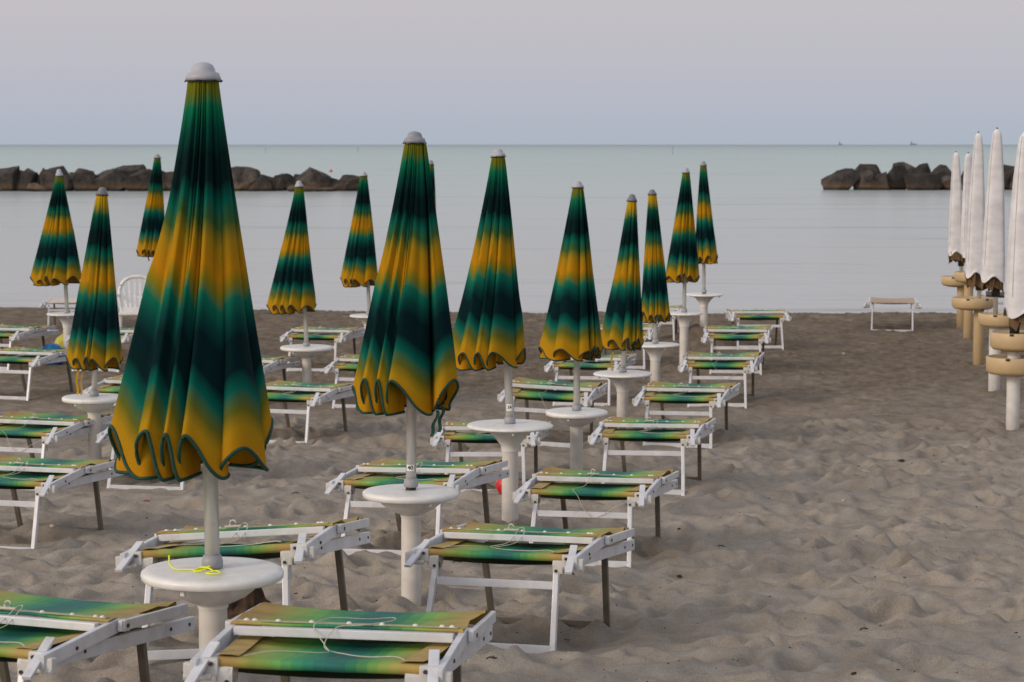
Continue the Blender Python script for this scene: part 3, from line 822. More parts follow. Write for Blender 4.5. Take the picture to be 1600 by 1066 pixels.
RB = [
 (1289, 1342, 263, 296, 0, .7, 'broad tan boulder at the left tip of the right breakwater'),
 (1336, 1366, 266, 296, 0, .8, 'dark narrow boulder second from the left tip of the right breakwater'),
 (1332, 1384, 256, 284, 2.4, .55, 'long flat dark boulder on top behind the left tip of the right breakwater'),
 (1362, 1392, 268, 297, -.3, .8, 'tan rounded boulder at the waterline under the long flat dark one'),
 (1381, 1416, 258, 296, .3, .8, 'tall dark boulder at the waterline in the middle of the open stretch'),
 (1396, 1430, 253, 280, 2.4, .7, 'highest dark boulder of the right breakwater'),
 (1422, 1454, 255, 280, 2.2, .75, 'pointed dark boulder right of the highest one'),
 (1418, 1472, 270, 297, -.4, .75, 'wide tan oval boulder lying at the waterline under the pointed one'),
 (1456, 1492, 257, 286, 1.8, .75, 'sloping dark boulder left of the leftmost white-covered parasol'),
 (1468, 1504, 274, 297, 0, .8, 'brown waterline boulder beside the leftmost white-covered parasol'),
 (1498, 1524, 262, 296, .8, .8, 'dark boulder seen between the two leftmost white covers'),
 (1560, 1590, 257, 296, .6, .7, 'dark boulder right of the tallest white-covered parasol'),
 (1582, 1622, 254, 296, 0, .7, 'dark boulder at the right edge of the photo'),
]
for i, (u0, u1, vt, vb, dz, fl, lab) in enumerate(RB):
    boulder(u0, u1, vt, vb - max(dz, 0) * .4, ZR + dz, 172 + i, fl, lab, GR)

# ------------------------------------------------------------------ far things on the water
def buoy(u, v, Z, r, mat, label, cat='buoy', name='buoy', group=None):
    p = at(u, v, Z)
    bm = bmesh.new()
    lathe(bm, [(0, r * 1.15), (r * .2, r * 1.13), (r * .3, r * .98), (r * .8, r * .6), (r, r * .1), (r * .85, -r * .5), (0, -r)], 20)
    o = obj(name, bm, mat, smooth=True); o.location = (p.x, p.y, SEA + r * .3)
    return tag(o, label, cat, group)
buoy(517, 269, 216, .17, M['red'], 'small red buoy floating right of the highest left boulder')
def channel_post(u, v, Z, h, label):
    p = at(u, v, Z); bm = bmesh.new()
    cyl(bm, (0, 0, -.5), (0, 0, h), .09, .07, 10); lathe(bm, [(0, h + .25), (.2, h + .1), (.2, h - .1), (0, h - .15)], 12)
    o = obj('marker_post', bm, M['haze_blue']); o.location = (p.x, p.y, SEA)
    tag(o, label, 'marker post', 'marker posts far out at sea')
def sea_dist(v): return 2.62 * F / (v - 226.0)
channel_post(415, 240, 700, 1.5, 'tiny marker post on the sea right of the largest parasol')
channel_post(559, 240, 700, 1.5, 'tiny marker post on the sea above the right tip of the left breakwater')
channel_post(1051, 241, 640, 1.8, 'tiny marker post on the sea left of the two farthest right-hand parasols')
def ship(u, Z, L, hh, label):
    p = at(u, 226, Z)
    t = empty('distant_ship', (p.x, Z, SEA)); tag(t, label, 'ship', 'ships on the horizon')
    bm = bmesh.new(); 
    v = [bm.verts.new(c) for c in ((-L / 2, -8, 0), (L / 2, -8, 0), (L / 2 + L * .1, -8, hh * .35), (-L / 2, -8, hh * .35), (-L / 2, 8, 0), (L / 2, 8, 0), (L / 2 + L * .1, 8, hh * .35), (-L / 2, 8, hh * .35))]
    for f in ((0, 1, 2, 3), (7, 6, 5, 4), (0, 4, 5, 1), (1, 5, 6, 2), (2, 6, 7, 3), (3, 7, 4, 0)): bm.faces.new([v[i] for i in f])
    obj('hull', bm, M['haze_blue'], t)
    bm = bmesh.new(); box(bm, (-L * .28, 0, hh * .6), (L * .22, 10, hh * .5), bev=.5); box(bm, (L * .1, 0, hh * .42), (L * .4, 10, hh * .14), bev=.4)
    obj('deckhouse', bm, M['haze_blue'], t)
    bm = bmesh.new(); cyl(bm, (-L * .28, 0, hh * .8), (-L * .28, 0, hh * 1.15), 1.4, 1.2, 10)
    obj('funnel', bm, M['haze_blue'], t)
ship(1313, 9000, 14, 14, 'faint small ship on the horizon above the left tip of the right breakwater')
ship(1427, 9000, 26, 14, 'faint larger ship on the horizon above the middle of the right breakwater')

# ------------------------------------------------------------------ folded sun loungers
def cloth_panel(rows, name, mat, parent, smooth=True, thick=.003):
    """rows: list of (list of (x,y,z)); u across"""
    bm = bmesh.new(); uvl = bm.loops.layers.uv.new('UVMap')
    g = [[bm.verts.new(p) for p in r] for r in rows]
    nr, nc = len(g), len(g[0])
    for j in range(nr - 1):
        for i in range(nc - 1):
            f = bm.faces.new((g[j][i], g[j][i + 1], g[j + 1][i + 1], g[j + 1][i]))
            for l, (a, b) in zip(f.loops, ((i, j), (i + 1, j), (i + 1, j + 1), (i, j + 1))):
                l[uvl].uv = (a / (nc - 1), b / (nr - 1))
    bmesh.ops.recalc_face_normals(bm, faces=bm.faces[:])
    o = obj(name, bm, mat, parent, smooth)
    return o

def make_bed(seed, variant=0):
    rs = random.Random(seed)
    t = empty('folded_sun_lounger')
    rx = .318
    # lower (seat) canvas, wrapped round the front tube
    rows = []
    N = 40
    prof = []
    for k in range(7):
        a = math.pi * (1.15 - k / 6 * .65)
        prof.append((.016 + .016 * math.cos(a) * 1.0, .375 + .016 * math.sin(a)))
    prof = [(.10, .352), (.03, .357)] + [(.016 - .016 * math.sin(k / 6 * math.pi), .374 - .016 * math.cos(k / 6 * math.pi)) for k in range(7)]
    ys_ = [.05, .12, .2, .28, .36, .44, .50]
    prof += [(y, .390) for y in ys_]
    for y, z in prof:
        hw = BW / 2 + .035 * min(1, max(0, y) / .5)
        row = []
        for i in range(N + 1):
            s = i / N * 2 - 1
            sag = -.016 * (1 - s * s) * min(1, max(0, y) / .15) if z > .38 else 0
            wr = .0016 * math.sin(s * 9 + y * 20 + seed) + .004 * mnoise.noise(Vector((s * 2.5, y * 7, seed)))
            row.append((s * hw, y + .002 * math.sin(s * 14 + seed), z + sag + (wr if y > .03 else wr * .3)))
        rows.append(row)
    seat = cloth_panel(rows, 'seat_canvas', M['bed_cloth'], t)
    # hem borders turned over along both sides
    for sgn in (-1, 1):
        rr = []
        for y in (.012, .03, .1, .2, .3, .4, .49):
            hw = BW / 2 + .035 * y / .5
            rr.append([(sgn * (hw - w_), y, .3945 - (.0015 if w_ > .05 else 0) + .003 * math.sin(y * 17 + seed) * (1 - w_ * 10)) for w_ in (-.004, .02, .04, .062)])
        cloth_panel(rr, 'border', M['bed_border'], seat)
    # upper (folded back) canvas
    rows = []
    hw0, hw1 = .350, .358
    up = [(.375, .4300), (.371, .4350), (.379, .4400), (.44, .441), (.52, .440), (.60, .440), (.70, .441), (.76, .443), (.80, .444), (.822, .438), (.830, .424), (.822, .408), (.79, .402)]
    for j, (y, z) in enumerate(up):
        hw = hw0 + (hw1 - hw0) * (y - .375) / .45
        row = []
        for i in range(N + 1):
            s = i / N * 2 - 1
            k = min(1, max(0, (y - .39) / .2))
            edge = max(0, abs(s) - .86) / .14
            cr_ = edge * (.010 * math.sin(y * 60 + seed) + .006 * math.sin(y * 130 + seed * 2)) * k
            row.append((s * (hw - .004 * edge * (1 + math.sin(y * 95 + seed))), y + .006 * edge * math.sin(s * 40 + seed),
                        z - .016 * (1 - s * s) * k * (1 if j < 10 else 0) + cr_ + .004 * mnoise.noise(Vector((s * 3, y * 8, seed + 5)))))
        rows.append(row)
    fold = cloth_panel(rows, 'folded_canvas', M['bed_cloth'], t)
    bm = bmesh.new(); box(bm, (0, .392, .4425), (.66, .026, .003), bev=.001)
    obj('hem_tape', bm, M['hem_tape'], fold)
    for i, x in enumerate((-.31, -.285, -.20, -.10, 0.0, .10, .20, .285, .31)):
        bm = bmesh.new(); lathe(bm, [(0, .006), (.005, .005), (.0085, .001), (.009, 0)], 12)
        o = obj('stud', bm, M['stud'], fold, True); o.location = (x + rs.uniform(-.008, .008), .389, .444)
    # crossbar of the folded head part
    bm = bmesh.new(); bar(bm, (-.325, .335, .420), (.325, .335, .420), .030, .026, .004)
    obj('crossbar', bm, M['white_paint'], t)
    # side rails, folded arms
    for sgn in (-1, 1):
        bm = bmesh.new(); bar(bm, (sgn * rx, .06, .355), (sgn * (rx + .022), .97, .355), .020, .046, .003)
        rail = obj('side_rail', bm, M['white_paint'], t)
        for y in (.25, .80, .93):
            bm = bmesh.new(); xo = rx + .022 * (y - .06) / .91 + .010; cyl(bm, (sgn * (xo - .004), y, .356), (sgn * (xo + .003), y, .356), .006, seg=10); obj('bolt', bm, M['bolt'], rail)
        bm = bmesh.new(); bar(bm, (sgn * .345, -.035, .362), (sgn * .342, .44, .416), .020, .044, .004)
        arm = obj('folded_arm', bm, M['white_paint'], t)
        for y in (.0, .16):
            bm = bmesh.new(); cyl(bm, (sgn * .350, y, .366 + y * .085), (sgn * .3575, y, .366 + y * .085), .006, seg=10); obj('bolt', bm, M['bolt'], arm)
        bm = bmesh.new(); bar(bm, (sgn * .364, .41, .416), (sgn * .368, .86, .420), .016, .034, .004)
        obj('head_bar', bm, M['white_paint'], t)
        bm = bmesh.new(); box(bm, (sgn * .352, .440, .416), (.050, .040, .038), bev=.006)
        j = obj('joint', bm, M['white_plastic'], t)
        bm = bmesh.new(); cyl(bm, (sgn * .374, .44, .416), (sgn * .380, .44, .416), .007, seg=12); obj('bolt', bm, M['bolt'], j)
        # ratchet lever, clamp housing, end knob
        bm = bmesh.new(); bar(bm, (sgn * .312, .075, .418), (sgn * .338, -.105, .325), .030, .012, .003)
        obj('lever', bm, M['white_paint'], t)
        bm = bmesh.new()
        box(bm, (sgn * .312, .02, .362), (.058, .055, .052), bev=.007)
        cyl(bm, (sgn * .243, .035, .344), (sgn * .290, .035, .344), .035, seg=28); box(bm, (sgn * .268, .02, .335), (.036, .04, .05), bev=.005)
        box(bm, (sgn * .262, .04, .372), (.050, .05, .03), bev=.005)
        box(bm, (sgn * .258, .02, .300), (.030, .036, .085), bev=.006)
        box(bm, (sgn * .362, -.01, .350), (.030, .034, .05), bev=.006)
        cyl(bm, (sgn * .30, -.01, .335), (sgn * .375, -.02, .335), .010, seg=12)
        cl = obj('hinge_clamp', bm, M['white_plastic'], t)
        for (bx, by, bz) in ((.258, .001, .322), (.258, .001, .280), (.302, -.008, .372)):
            bm = bmesh.new(); cyl(bm, (sgn * bx, by, bz), (sgn * bx, by - .006, bz), .006, seg=10); obj('bolt', bm, M['bolt'], cl)
        # front leg (white), rear leg (darker, brownish)
        bm = bmesh.new(); bar(bm, (sgn * .256, .025, .345), (sgn * .272, -.085, -.03), .022, .026, .003, up=(0, 1, 0))
        obj('leg', bm, M['white_paint'], t)
        bm = bmesh.new(); bar(bm, (sgn * .275, .72, .350), (sgn * .262, .845, -.03), .026, .024, .003, up=(0, 1, 0))
        obj('leg', bm, M['taupe_metal'], t)
    bm = bmesh.new(); bar(bm, (-.248, .006, .262), (.248, .006, .262), .020, .032, .003)
    obj('crossbar', bm, M['white_paint'], t)
    bm = bmesh.new(); bar(bm, (-.262, -.075, .012), (.262, -.075, .012), .020, .034, .003)
    obj('foot_bar', bm, M['white_paint'], t)
    bm = bmesh.new(); bar(bm, (-.255, .838, .010), (.255, .838, .010), .024, .030, .003)
    obj('foot_bar', bm, M['taupe_metal'], t)
    bm = bmesh.new(); bar(bm, (-.27, .735, .352), (.27, .735, .352), .022, .022, .003)
    obj('crossbar', bm, M['taupe_metal'], t)
    # second sheet of canvas hanging below the seat
    rows = []
    for y, z in ((.06, .345), (.16, .337), (.32, .334), (.50, .335), (.66, .340), (.78, .352)):
        rows.append([((i / 12 * 2 - 1) * .30, y, z - .012 * (1 - (i / 12 * 2 - 1) ** 2)) for i in range(13)])
    und = cloth_panel(rows, 'under_canvas', M['under_cloth'], t)
    # cord
    bm = bmesh.new()
    x0 = rs.uniform(-.05, .07)
    k = rs.uniform(.7, 1.25)
    if variant == 0:      # toggle loop lying over the crossbar, two ends pulled to the clamps
        P = [(-.285, .03, .378), (-.20, .05, .400), (-.08, .14, .396), (x0 - .03, .22, .386), (x0 + .04 * k, .29, .402), (x0 + .06 * k, .34, .440),
             (x0 + .05, .39, .458), (x0 + .02, .41, .452), (x0 + .035, .36, .448), (x0 + .015, .28, .402), (x0 - .05, .25, .386), (x0 + .03, .19, .382), (.12, .10, .389), (.22, .06, .397), (.285, .0, .372)]
    elif variant == 1:
        P = [(-.28, .02, .375), (-.16, .09, .398), (-.02, .17, .388), (x0 - .06, .26, .395), (x0 - .11, .33, .440), (x0 - .08, .42, .454), (x0 + .02, .48, .447), (x0 + .09, .52, .448),
             (x0 + .10, .43, .450), (x0 + .03, .36, .444), (x0 - .04, .32, .440), (x0 - .06, .25, .392), (x0 + .02, .18, .384), (.12, .12, .388), (.21, .09, .394), (.27, .01, .374)]
    else:
        P = [(x0, .39, .458), (x0 + .012, .36, .448), (x0, .32, .440), (x0 - .012, .26, .400), (x0 - .02, .16, .392), (x0 - .03, .0, .396), (x0 + .0, -.012, .36), (x0 + .03, -.02, .30), (x0 + .08, -.015, .25), (x0 + .13, -.01, .262), (x0 + .19, -.02, .30), (.26, -.02, .345)]
    tube(bm, catmull(P, 7), .0016, 5)
    if variant != 1:
        ring = [(x0 + .012 * math.cos(a), .382, .460 + .012 * math.sin(a)) for a in [k_ / 12 * 2 * math.pi for k_ in range(12)]]
        tube(bm, ring, .0035, 5, True)
        bar(bm, (x0 - .03, .375, .449), (x0 + .035, .379, .449), .010, .008, .002)
    obj('cord', bm, M['cord'], t, True)
    return t

PROTO = [make_bed(1, 0), make_bed(2, 1), make_bed(3, 2), make_bed(4, 0)]
used = [False] * 4
BED_LABEL = {
 'R1': ('bright green folded lounger with its whole canvas in view at the bottom edge', 1),
 'R2': ('folded lounger, white cord forked on its canvas, right of the parasol numbered 40', 0),
 'R3': ('folded lounger with a cord dangling over its front crossbar', 2),
 'R4': ('folded lounger fourth from the bottom in the right-hand row beside the open sand', 3),
 'R5': ('folded lounger fifth from the bottom in the right-hand row beside the open sand', 0),
 'R6': ('folded lounger third from the water in the right-hand row beside the open sand', 2),
 'R7': ('folded lounger second from the water in the right-hand row, behind a white leg frame', 0),
 'R8': ('folded lounger nearest the water at the far end of the right-hand row', 3),
 'L0': ('folded lounger cut off by the bottom left corner of the photo', 3),
 'L1': ('tilted folded lounger, right side raised, behind the round table of the largest parasol', 0),
 'L2': ('folded lounger partly behind the pole and table of the parasol numbered 40', 3),
 'L3': ('folded lounger with the red ball beneath it', 0),
 'L4': ('folded lounger crossed by the pole of the fourth parasol from the front', 2),
 'L5': ('folded lounger half hidden below the canopies of the fourth and fifth parasols', 0),
 'L6': ('folded lounger mostly hidden by the sixth parasol, just its right arm clear', 3),
 'L7': ('far folded lounger whose white crossbar and feet show left of the seventh stand', 0),
 'M5': ('folded lounger hidden by the hem of the largest parasol, white foot frame showing below', 0),
 'M1': ('folded lounger just right of the largest parasol, left part hidden by its canopy', 3),
 'M2': ('folded lounger whose left half sticks out left of the canopy of the parasol numbered 40', 0),
 'M3': ('folded lounger crossed by the pole of the parasol standing alone left of the middle', 3),
 'M4': ('folded lounger with just its right arm emerging right of the largest parasol', 0),
 'E1': ('folded lounger at the left edge, second from the bottom, dark rear legs in full view', 0),
 'E2': ('left edge folded lounger, arm passing behind a white stand', 2),
 'E3': ('folded lounger at the left edge in front of the blue ball', 3),
 'E4': ('farthest folded lounger at the left edge, near the water', 0),
 'E5': ('folded lounger between the grey-capped left parasol stand and the largest canopy', 3),
 'E6': ('folded lounger in front of the white plastic chair, seen right of the grey-capped canopy', 0),
}
def bed_matrix(root, yaw, pitch, roll):
    a = R(yaw)
    fwd = Vector((math.sin(a) * math.cos(R(pitch)), math.cos(a) * math.cos(R(pitch)), math.sin(R(pitch))))
    right = Vector((math.cos(a), -math.sin(a), 0))
    up = right.cross(fwd)
    rr = Matrix.Rotation(R(-roll), 3, fwd)
    right = rr @ right; up = rr @ up
    return Matrix((right, fwd, up)).transposed().to_euler()
for (bid, u0, v0, u1, v1, Z, yaw, pitch, roll) in BEDS:
    lab, var = BED_LABEL[bid]
    if used[var]: t = copy_tree(PROTO[var])
    else: t = PROTO[var]; used[var] = True
    p, yaw, pitch, roll = POSE[bid]
    t.location = p
    t.rotation_euler = bed_matrix(p, yaw, pitch, roll)
    tag(t, lab, 'sun lounger', 'green folded loungers in rows on the sand')

def make_flat_bed(mat, seed):
    t = empty('sun_lounger')
    rows = []
    for y, z in ((.09, .372), (.0, .374), (-.012, .386), (0, .398), (.10, .398), (.3, .396), (.5, .396), (.7, .397), (.84, .397), (.90, .398)):
        rows.append([((i / 14 * 2 - 1) * .285, y, z - (.014 * (1 - (i / 14 * 2 - 1) ** 2) if y > .05 else 0)) for i in range(15)])
    cloth_panel(rows, 'seat_canvas', mat, t)
    for sgn in (-1, 1):
        bm = bmesh.new(); bar(bm, (sgn * .31, -.02, .375), (sgn * .31, .96, .375), .022, .04, .003); obj('side_rail', bm, M['white_paint'], t)
        bm = bmesh.new(); box(bm, (sgn * .335, .03, .36), (.05, .07, .08), bev=.01); cyl(bm, (sgn * .30, .03, .34), (sgn * .38, .02, .33), .025, seg=14)
        obj('hinge_clamp', bm, M['white_plastic'], t)
        bm = bmesh.new(); bar(bm, (sgn * .33, .06, .41), (sgn * .375, -.07, .33), .02, .014, .003); obj('lever', bm, M['white_paint'], t)
        bm = bmesh.new(); bar(bm, (sgn * .262, .03, .36), (sgn * .27, -.06, -.03), .022, .026, .003, up=(0, 1, 0)); obj('leg', bm, M['white_paint'], t)
        bm = bmesh.new(); bar(bm, (sgn * .262, .74, .36), (sgn * .262, .84, -.06), .024, .024, .003, up=(0, 1, 0)); obj('leg', bm, M['taupe_metal'], t)
    bm = bmesh.new(); bar(bm, (-.255, .006, .285), (.255, .006, .285), .02, .03, .003); obj('crossbar', bm, M['white_paint'], t)
    bm = bmesh.new(); bar(bm, (-.262, -.055, .014), (.262, -.055, .014), .02, .03, .003); obj('foot_bar', bm, M['white_paint'], t)
    bm = bmesh.new(); bar(bm, (-.262, .835, .0), (.262, .835, .0), .02, .03, .003); obj('foot_bar', bm, M['taupe_metal'], t)
    return t
FL = {'F1': 'beige lounger standing alone by the water in the open sand on the right',
      'S1': 'cream lounger by the water behind the leftmost small parasol',
      'F2': 'dark brown lounger behind the stands of the white-covered parasols'}
for i, (fid, u0, v0, u1, v1, Z, yaw, mt) in enumerate(FLAT):
    t = make_flat_bed(M[mt], i)
    p = bed_frame(u0, v0, u1, v1, Z, yaw, .396); t.location = p; t.rotation_euler = bed_matrix(p, yaw, 0, 0)
    tag(t, FL[fid], 'sun lounger', 'unfolded loungers by the water')

# ------------------------------------------------------------------ parasol stands with round tables
def make_stand(p_ground, h, dia, kind, label, seed):
    t = empty('parasol_stand', p_ground); tag(t, label, 'parasol stand', 'white parasol stands with round tables')
    rs = random.Random(seed)
    r = dia / 2
    bm = bmesh.new()
    th = .034 if kind == 'bowl' else .024
    lathe(bm, [(.026, 0), (.04, 0.001), (r - .03, -.001), (r - .010, -.003), (r - .002, -.009), (r, -.017), (r - .002, -th + .004), (r - .008, -th), (r - .03, -th + .002), (r - .05, -th + .008), (.05, -th + .008)], 96)
    tb = obj('table_top', bm, M['resin'], t, True); tb.location = (0, 0, h)
    tb.rotation_euler = (R(rs.uniform(-.6, .6)), R(rs.uniform(-.6, .6)), rs.uniform(0, 3))
    for a in (200, 320, 80):
        bm = bmesh.new(); box(bm, ((r - .035) * math.cos(R(a)), (r - .035) * math.sin(R(a)), -th - .009), (.014, .014, .022), bev=.003)
        obj('hook', bm, M['resin'], tb)
    bm = bmesh.new()
    if kind == 'bowl':
        pr = [(r * .68, -th + .006), (r * .67, -th - .010), (r * .60, -th - .032), (r * .48, -th - .054), (r * .34, -th - .070), (.052, -th - .080), (.049, -th - .086), (.049, -th - .092)]
        tr = .047
    else:
        pr = [(r * .70, -th + .006), (r * .68, -th - .003), (r * .52, -th - .022), (r * .40, -th - .045), (r * .31, -th - .075), (.056, -th - .105), (.053, -th - .13), (.053, -th - .14)]
        tr = .050
    lathe(bm, pr, 64)
    fn = obj('funnel', bm, M['resin'], t, True); fn.location = (0, 0, h)
    bm = bmesh.new(); zt = h + pr[-1][1] + .004
    lathe(bm, [(0, -.35), (tr * 1.0, -.35), (tr * 1.0, .1), (tr * .985, zt * .6), (tr * .97, zt)], 40)
    obj('tube', bm, M['resin_tube'], t, True)
    return t

STAND_LABEL = {
 'U1': 'big white stand with a yellow cord on its round table, under the largest parasol',
 'U2': 'white stand with round table under the parasol numbered 40',
 'U3': 'white stand with wide thin trumpet table under the parasol numbered 24',
 'U4': 'white stand with thick round table under the fourth parasol from the front',
 'U5': 'white trumpet stand under the fifth parasol, with the hanging yellow strap',
 'U6': 'white trumpet stand under the sixth parasol, between two right-hand loungers',
 'U7': 'white trumpet stand under the seventh parasol of the right-hand row',
 'U8': 'white trumpet stand nearest the water at the end of the right-hand row',
 'U10': 'white stand with round table under the grey-capped parasol on the left',
 'U12': 'white stand with round table right of the largest canopy, under the lone parasol',
 'U13': 'white stand by the water, table tip showing left of the canopy numbered 40',
 'U14': 'white stand almost hidden behind the canopy numbered 40, only its table tip at right',
 'U9': 'white stand near the water under the leftmost small parasol',
 'U11': 'white stand by the water behind the white plastic chair'}
UMB_LABEL = {
 'U1': 'largest and nearest closed green and yellow parasol, white cap scuffed brown',
 'U2': 'closed parasol with sticker 40 on its pole and a hem flap sticking out',
 'U3': 'closed green and yellow parasol with sticker 24 on its pole',
 'U4': 'closed parasol fourth from the front in the right-hand row, hem open in an arch',
 'U5': 'closed parasol with dark grey cap and yellow strap hanging, fifth in the right-hand row',
 'U6': 'closed grey-capped parasol sixth in the right-hand row, touching the fifth',
 'U7': 'closed white-capped parasol seventh in the right-hand row, against the water',
 'U8': 'farthest closed parasol of the right-hand row, slim, hem curling out at the right',
 'U10': 'closed parasol with big dark grey cap and straps hanging, left of the largest one',
 'U12': 'white-capped closed parasol between the largest one and the one numbered 40',
 'U13': 'closed parasol at the right tip of the left rocks, its pole meeting the water line',
 'U14': 'closed parasol peeking out behind the right side of the one numbered 40',
 'U9': 'leftmost closed parasol, white cap in front of the rocks',
 'U11': 'closed parasol just left of the largest one, high against the rocks'}

def text_mesh(body, size):
    cu = bpy.data.curves.new('lettering', 'FONT'); cu.body = body; cu.size = size; cu.extrude = .0; cu.align_x = 'CENTER'; cu.align_y = 'CENTER'
    cu.offset = size * .022
    o = bpy.data.objects.new('tmp', cu); C.objects.link(o)
    dg = bpy.context.evaluated_depsgraph_get(); dg.update()
    me = bpy.data.meshes.new_from_object(o.evaluated_get(dg))
    bpy.data.objects.remove(o); bpy.data.curves.remove(cu)
    return me

# fold tips (degrees seen from above; -90 faces the camera), radius factor
TIPS = [(-168, 1.0), (-124, 1.0), (-107, .96), (-94, .98), (-48, 1.03), (8, .95), (70, .95), (130, .95)]
def make_canopy(uid, L, rt, rb, lean, mat, rot, mirror, parent, pipe_r, detail, tips=None, cut=.115):
    """closed parasol cloth hanging from z=0 down to -L; lean = sideways offset of the hem centre"""
    rs = random.Random(hash(uid) % 1000 if False else sum(ord(c) * (i + 3) for i, c in enumerate(uid)))
    base = list(tips or TIPS)
    if tips is None:
        base = [(a + rot + rs.uniform(-5, 5), f, rs.uniform(.65, 1.05)) for a, f in base]
    base = [x if len(x) == 3 else (*x, 1.0) for x in base]
    P = []
    n = len(base)
    for k in range(n):
        a0 = base[k][0]; a1 = base[(k + 1) % n][0]
        while a1 <= a0: a1 += 360
        wp = (base[k][0] - base[k - 1][0]) % 360
        wn = (base[(k + 2) % n][0] - base[(k + 1) % n][0]) % 360
        f = base[k][1]; w_ = a1 - a0; c_ = cut * base[k][2]
        b_ = min(w_, 46); bu = min(15, wp * .30)
        P.append((a0 + b_ * .42, .50, .004))                          # inner bend behind the flap (rib)
        P.append((a0 + b_ * .05, .70, .003))                          # back face of the flap, bulging sideways
        P.append((a0 - bu, .90 * f, c_ * .22))
        P.append((a0 - bu * .75, 1.03 * f, c_ * .72))
        P.append((a0 + w_ * .03, 1.06 * f, c_))                       # outermost edge: the hem is highest
        P.append((a0 + w_ * .22, 1.03 * f, c_ * .74))
        P.append((a0 + w_ * .44, .995, c_ * .26))
        P.append((a0 + w_ * .66, .965, c_ * .02))
        P.append((a0 + w_ * .87, .88, .0))
        P.append((a1 + min(46, wn) * .22, .60, .002))
    # unwrap so that the closed spline is continuous
    ext = [(a - 360, b, c) for a, b, c in P[-2:]] + P + [(a + 360, b, c) for a, b, c in P[:3]]
    dense = []
    for i in range(2, 2 + len(P)):
        p0, p1, p2, p3 = ext[i - 1], ext[i], ext[i + 1], ext[i + 2]
        for q in range(detail):
            t = q / detail
            dense.append(tuple(.5 * ((2 * b) + (-a + c) * t + (2 * a - 5 * b + 4 * c - d) * t * t + (-a + 3 * b - 3 * c + d) * t ** 3) for a, b, c, d in zip(p0, p1, p2, p3)))
    if mirror:
        dense = [(180 - a, b, c) for a, b, c in dense]
    D = np.array(dense)
    th = np.radians(D[:, 0]); fac = D[:, 1]; rise = D[:, 2]
    T = np.linspace(0, 1, 60)
    s_idx = np.arange(len(th)) / len(th)
    # even spacing for the top, bunched folds lower down
    th_mean = np.interp(s_idx, [0, 1], [th[0], th[0] + (2 * np.pi if not mirror else -2 * np.pi)])
    ph = rs.uniform(0, 6)
    cols = []
    # creases between the gathered pleats: sharp near the cap, running out into the flaps
    cre = []
    a_ = rs.uniform(0, 10)
    while a_ < 360:
        cre.append((math.radians(a_), rs.uniform(.13, .34), rs.uniform(.5, 1.08), rs.uniform(.035, .075))); a_ += rs.uniform(11, 27)
    for j, t in enumerate(T):
        tt = t
        amp = .66 + .34 * min(1, tt / .6)
        # profile: quickly widening under the cap, nearly straight, slight belly
        Rr = rt + (rb - rt) * (tt ** (1.08 if uid == 'U1' else .96))
        f = 1 + (fac - 1) * amp
        tw = .10 * (tt - 1) * (1 + .3 * np.sin(ph))
        kk = .72 + .28 * tt
        ang = th * kk + th_mean * (1 - kk) + tw
        rr = Rr * f * (1 + .008 * np.sin(5 * ang + tt * 3 + ph) * tt)
        for ca_, cd, ce, cw in cre:
            fade = max(0.0, 1 - (tt / ce) ** 2) * min(1, .35 + tt * 6)
            if fade <= 0: continue
            d_ = (th_mean - ca_ + np.pi) % (2 * np.pi) - np.pi
            rr = rr * (1 - cd * fade * np.exp(-(np.abs(d_) / (cw * (1 + .5 * tt))) ** 1.3))
        # gathered cloth bulges where the strap does not hold it
        ll = tt * (1 - rise)
        x = rr * np.cos(ang) + lean * tt ** 1.2
        y = rr * np.sin(ang)
        z = -L * ll
        cols.append(np.stack([x, y, z, ll], 1))
    A = np.array(cols)         # rows x cols x 4
    nr, nc = A.shape[:2]
    me = bpy.data.meshes.new('canopy')
    co = A[:, :, :3].reshape(-1, 3)
    idx = np.arange(nr * nc).reshape(nr, nc)
    nxt = np.roll(idx, -1, axis=1)
    q = np.stack([idx[:-1], nxt[:-1], nxt[1:], idx[1:]], -1).reshape(-1, 4)
    me.from_pydata(co.tolist(), [], q.tolist())
    uvl = me.uv_layers.new(name='UVMap')
    uu = np.tile(s_idx, (nr, 1)); vv = .7 * np.repeat(T[:, None], nc, 1) + .3 * A[:, :, 3]
    uf = uu.ravel()[q]; vf = vv.ravel()[q]
    uf[:, 1:3] = np.where(uf[:, 1:3] < uf[:, [0]] - .5, uf[:, 1:3] + 1, uf[:, 1:3])
    uvl.data.foreach_set('uv', np.stack([uf.ravel(), vf.ravel()], 1).ravel())
    me.polygons.foreach_set('use_smooth', [True] * len(me.polygons))
    me.materials.append(mat)
    o = bpy.data.objects.new('canopy', me); C.objects.link(o); o.parent = parent
    bm = bmesh.new(); tube(bm, co[-nc:].tolist(), pipe_r, 6, True)
    obj('piping', bm, M['piping'], o, True)
    return o, A

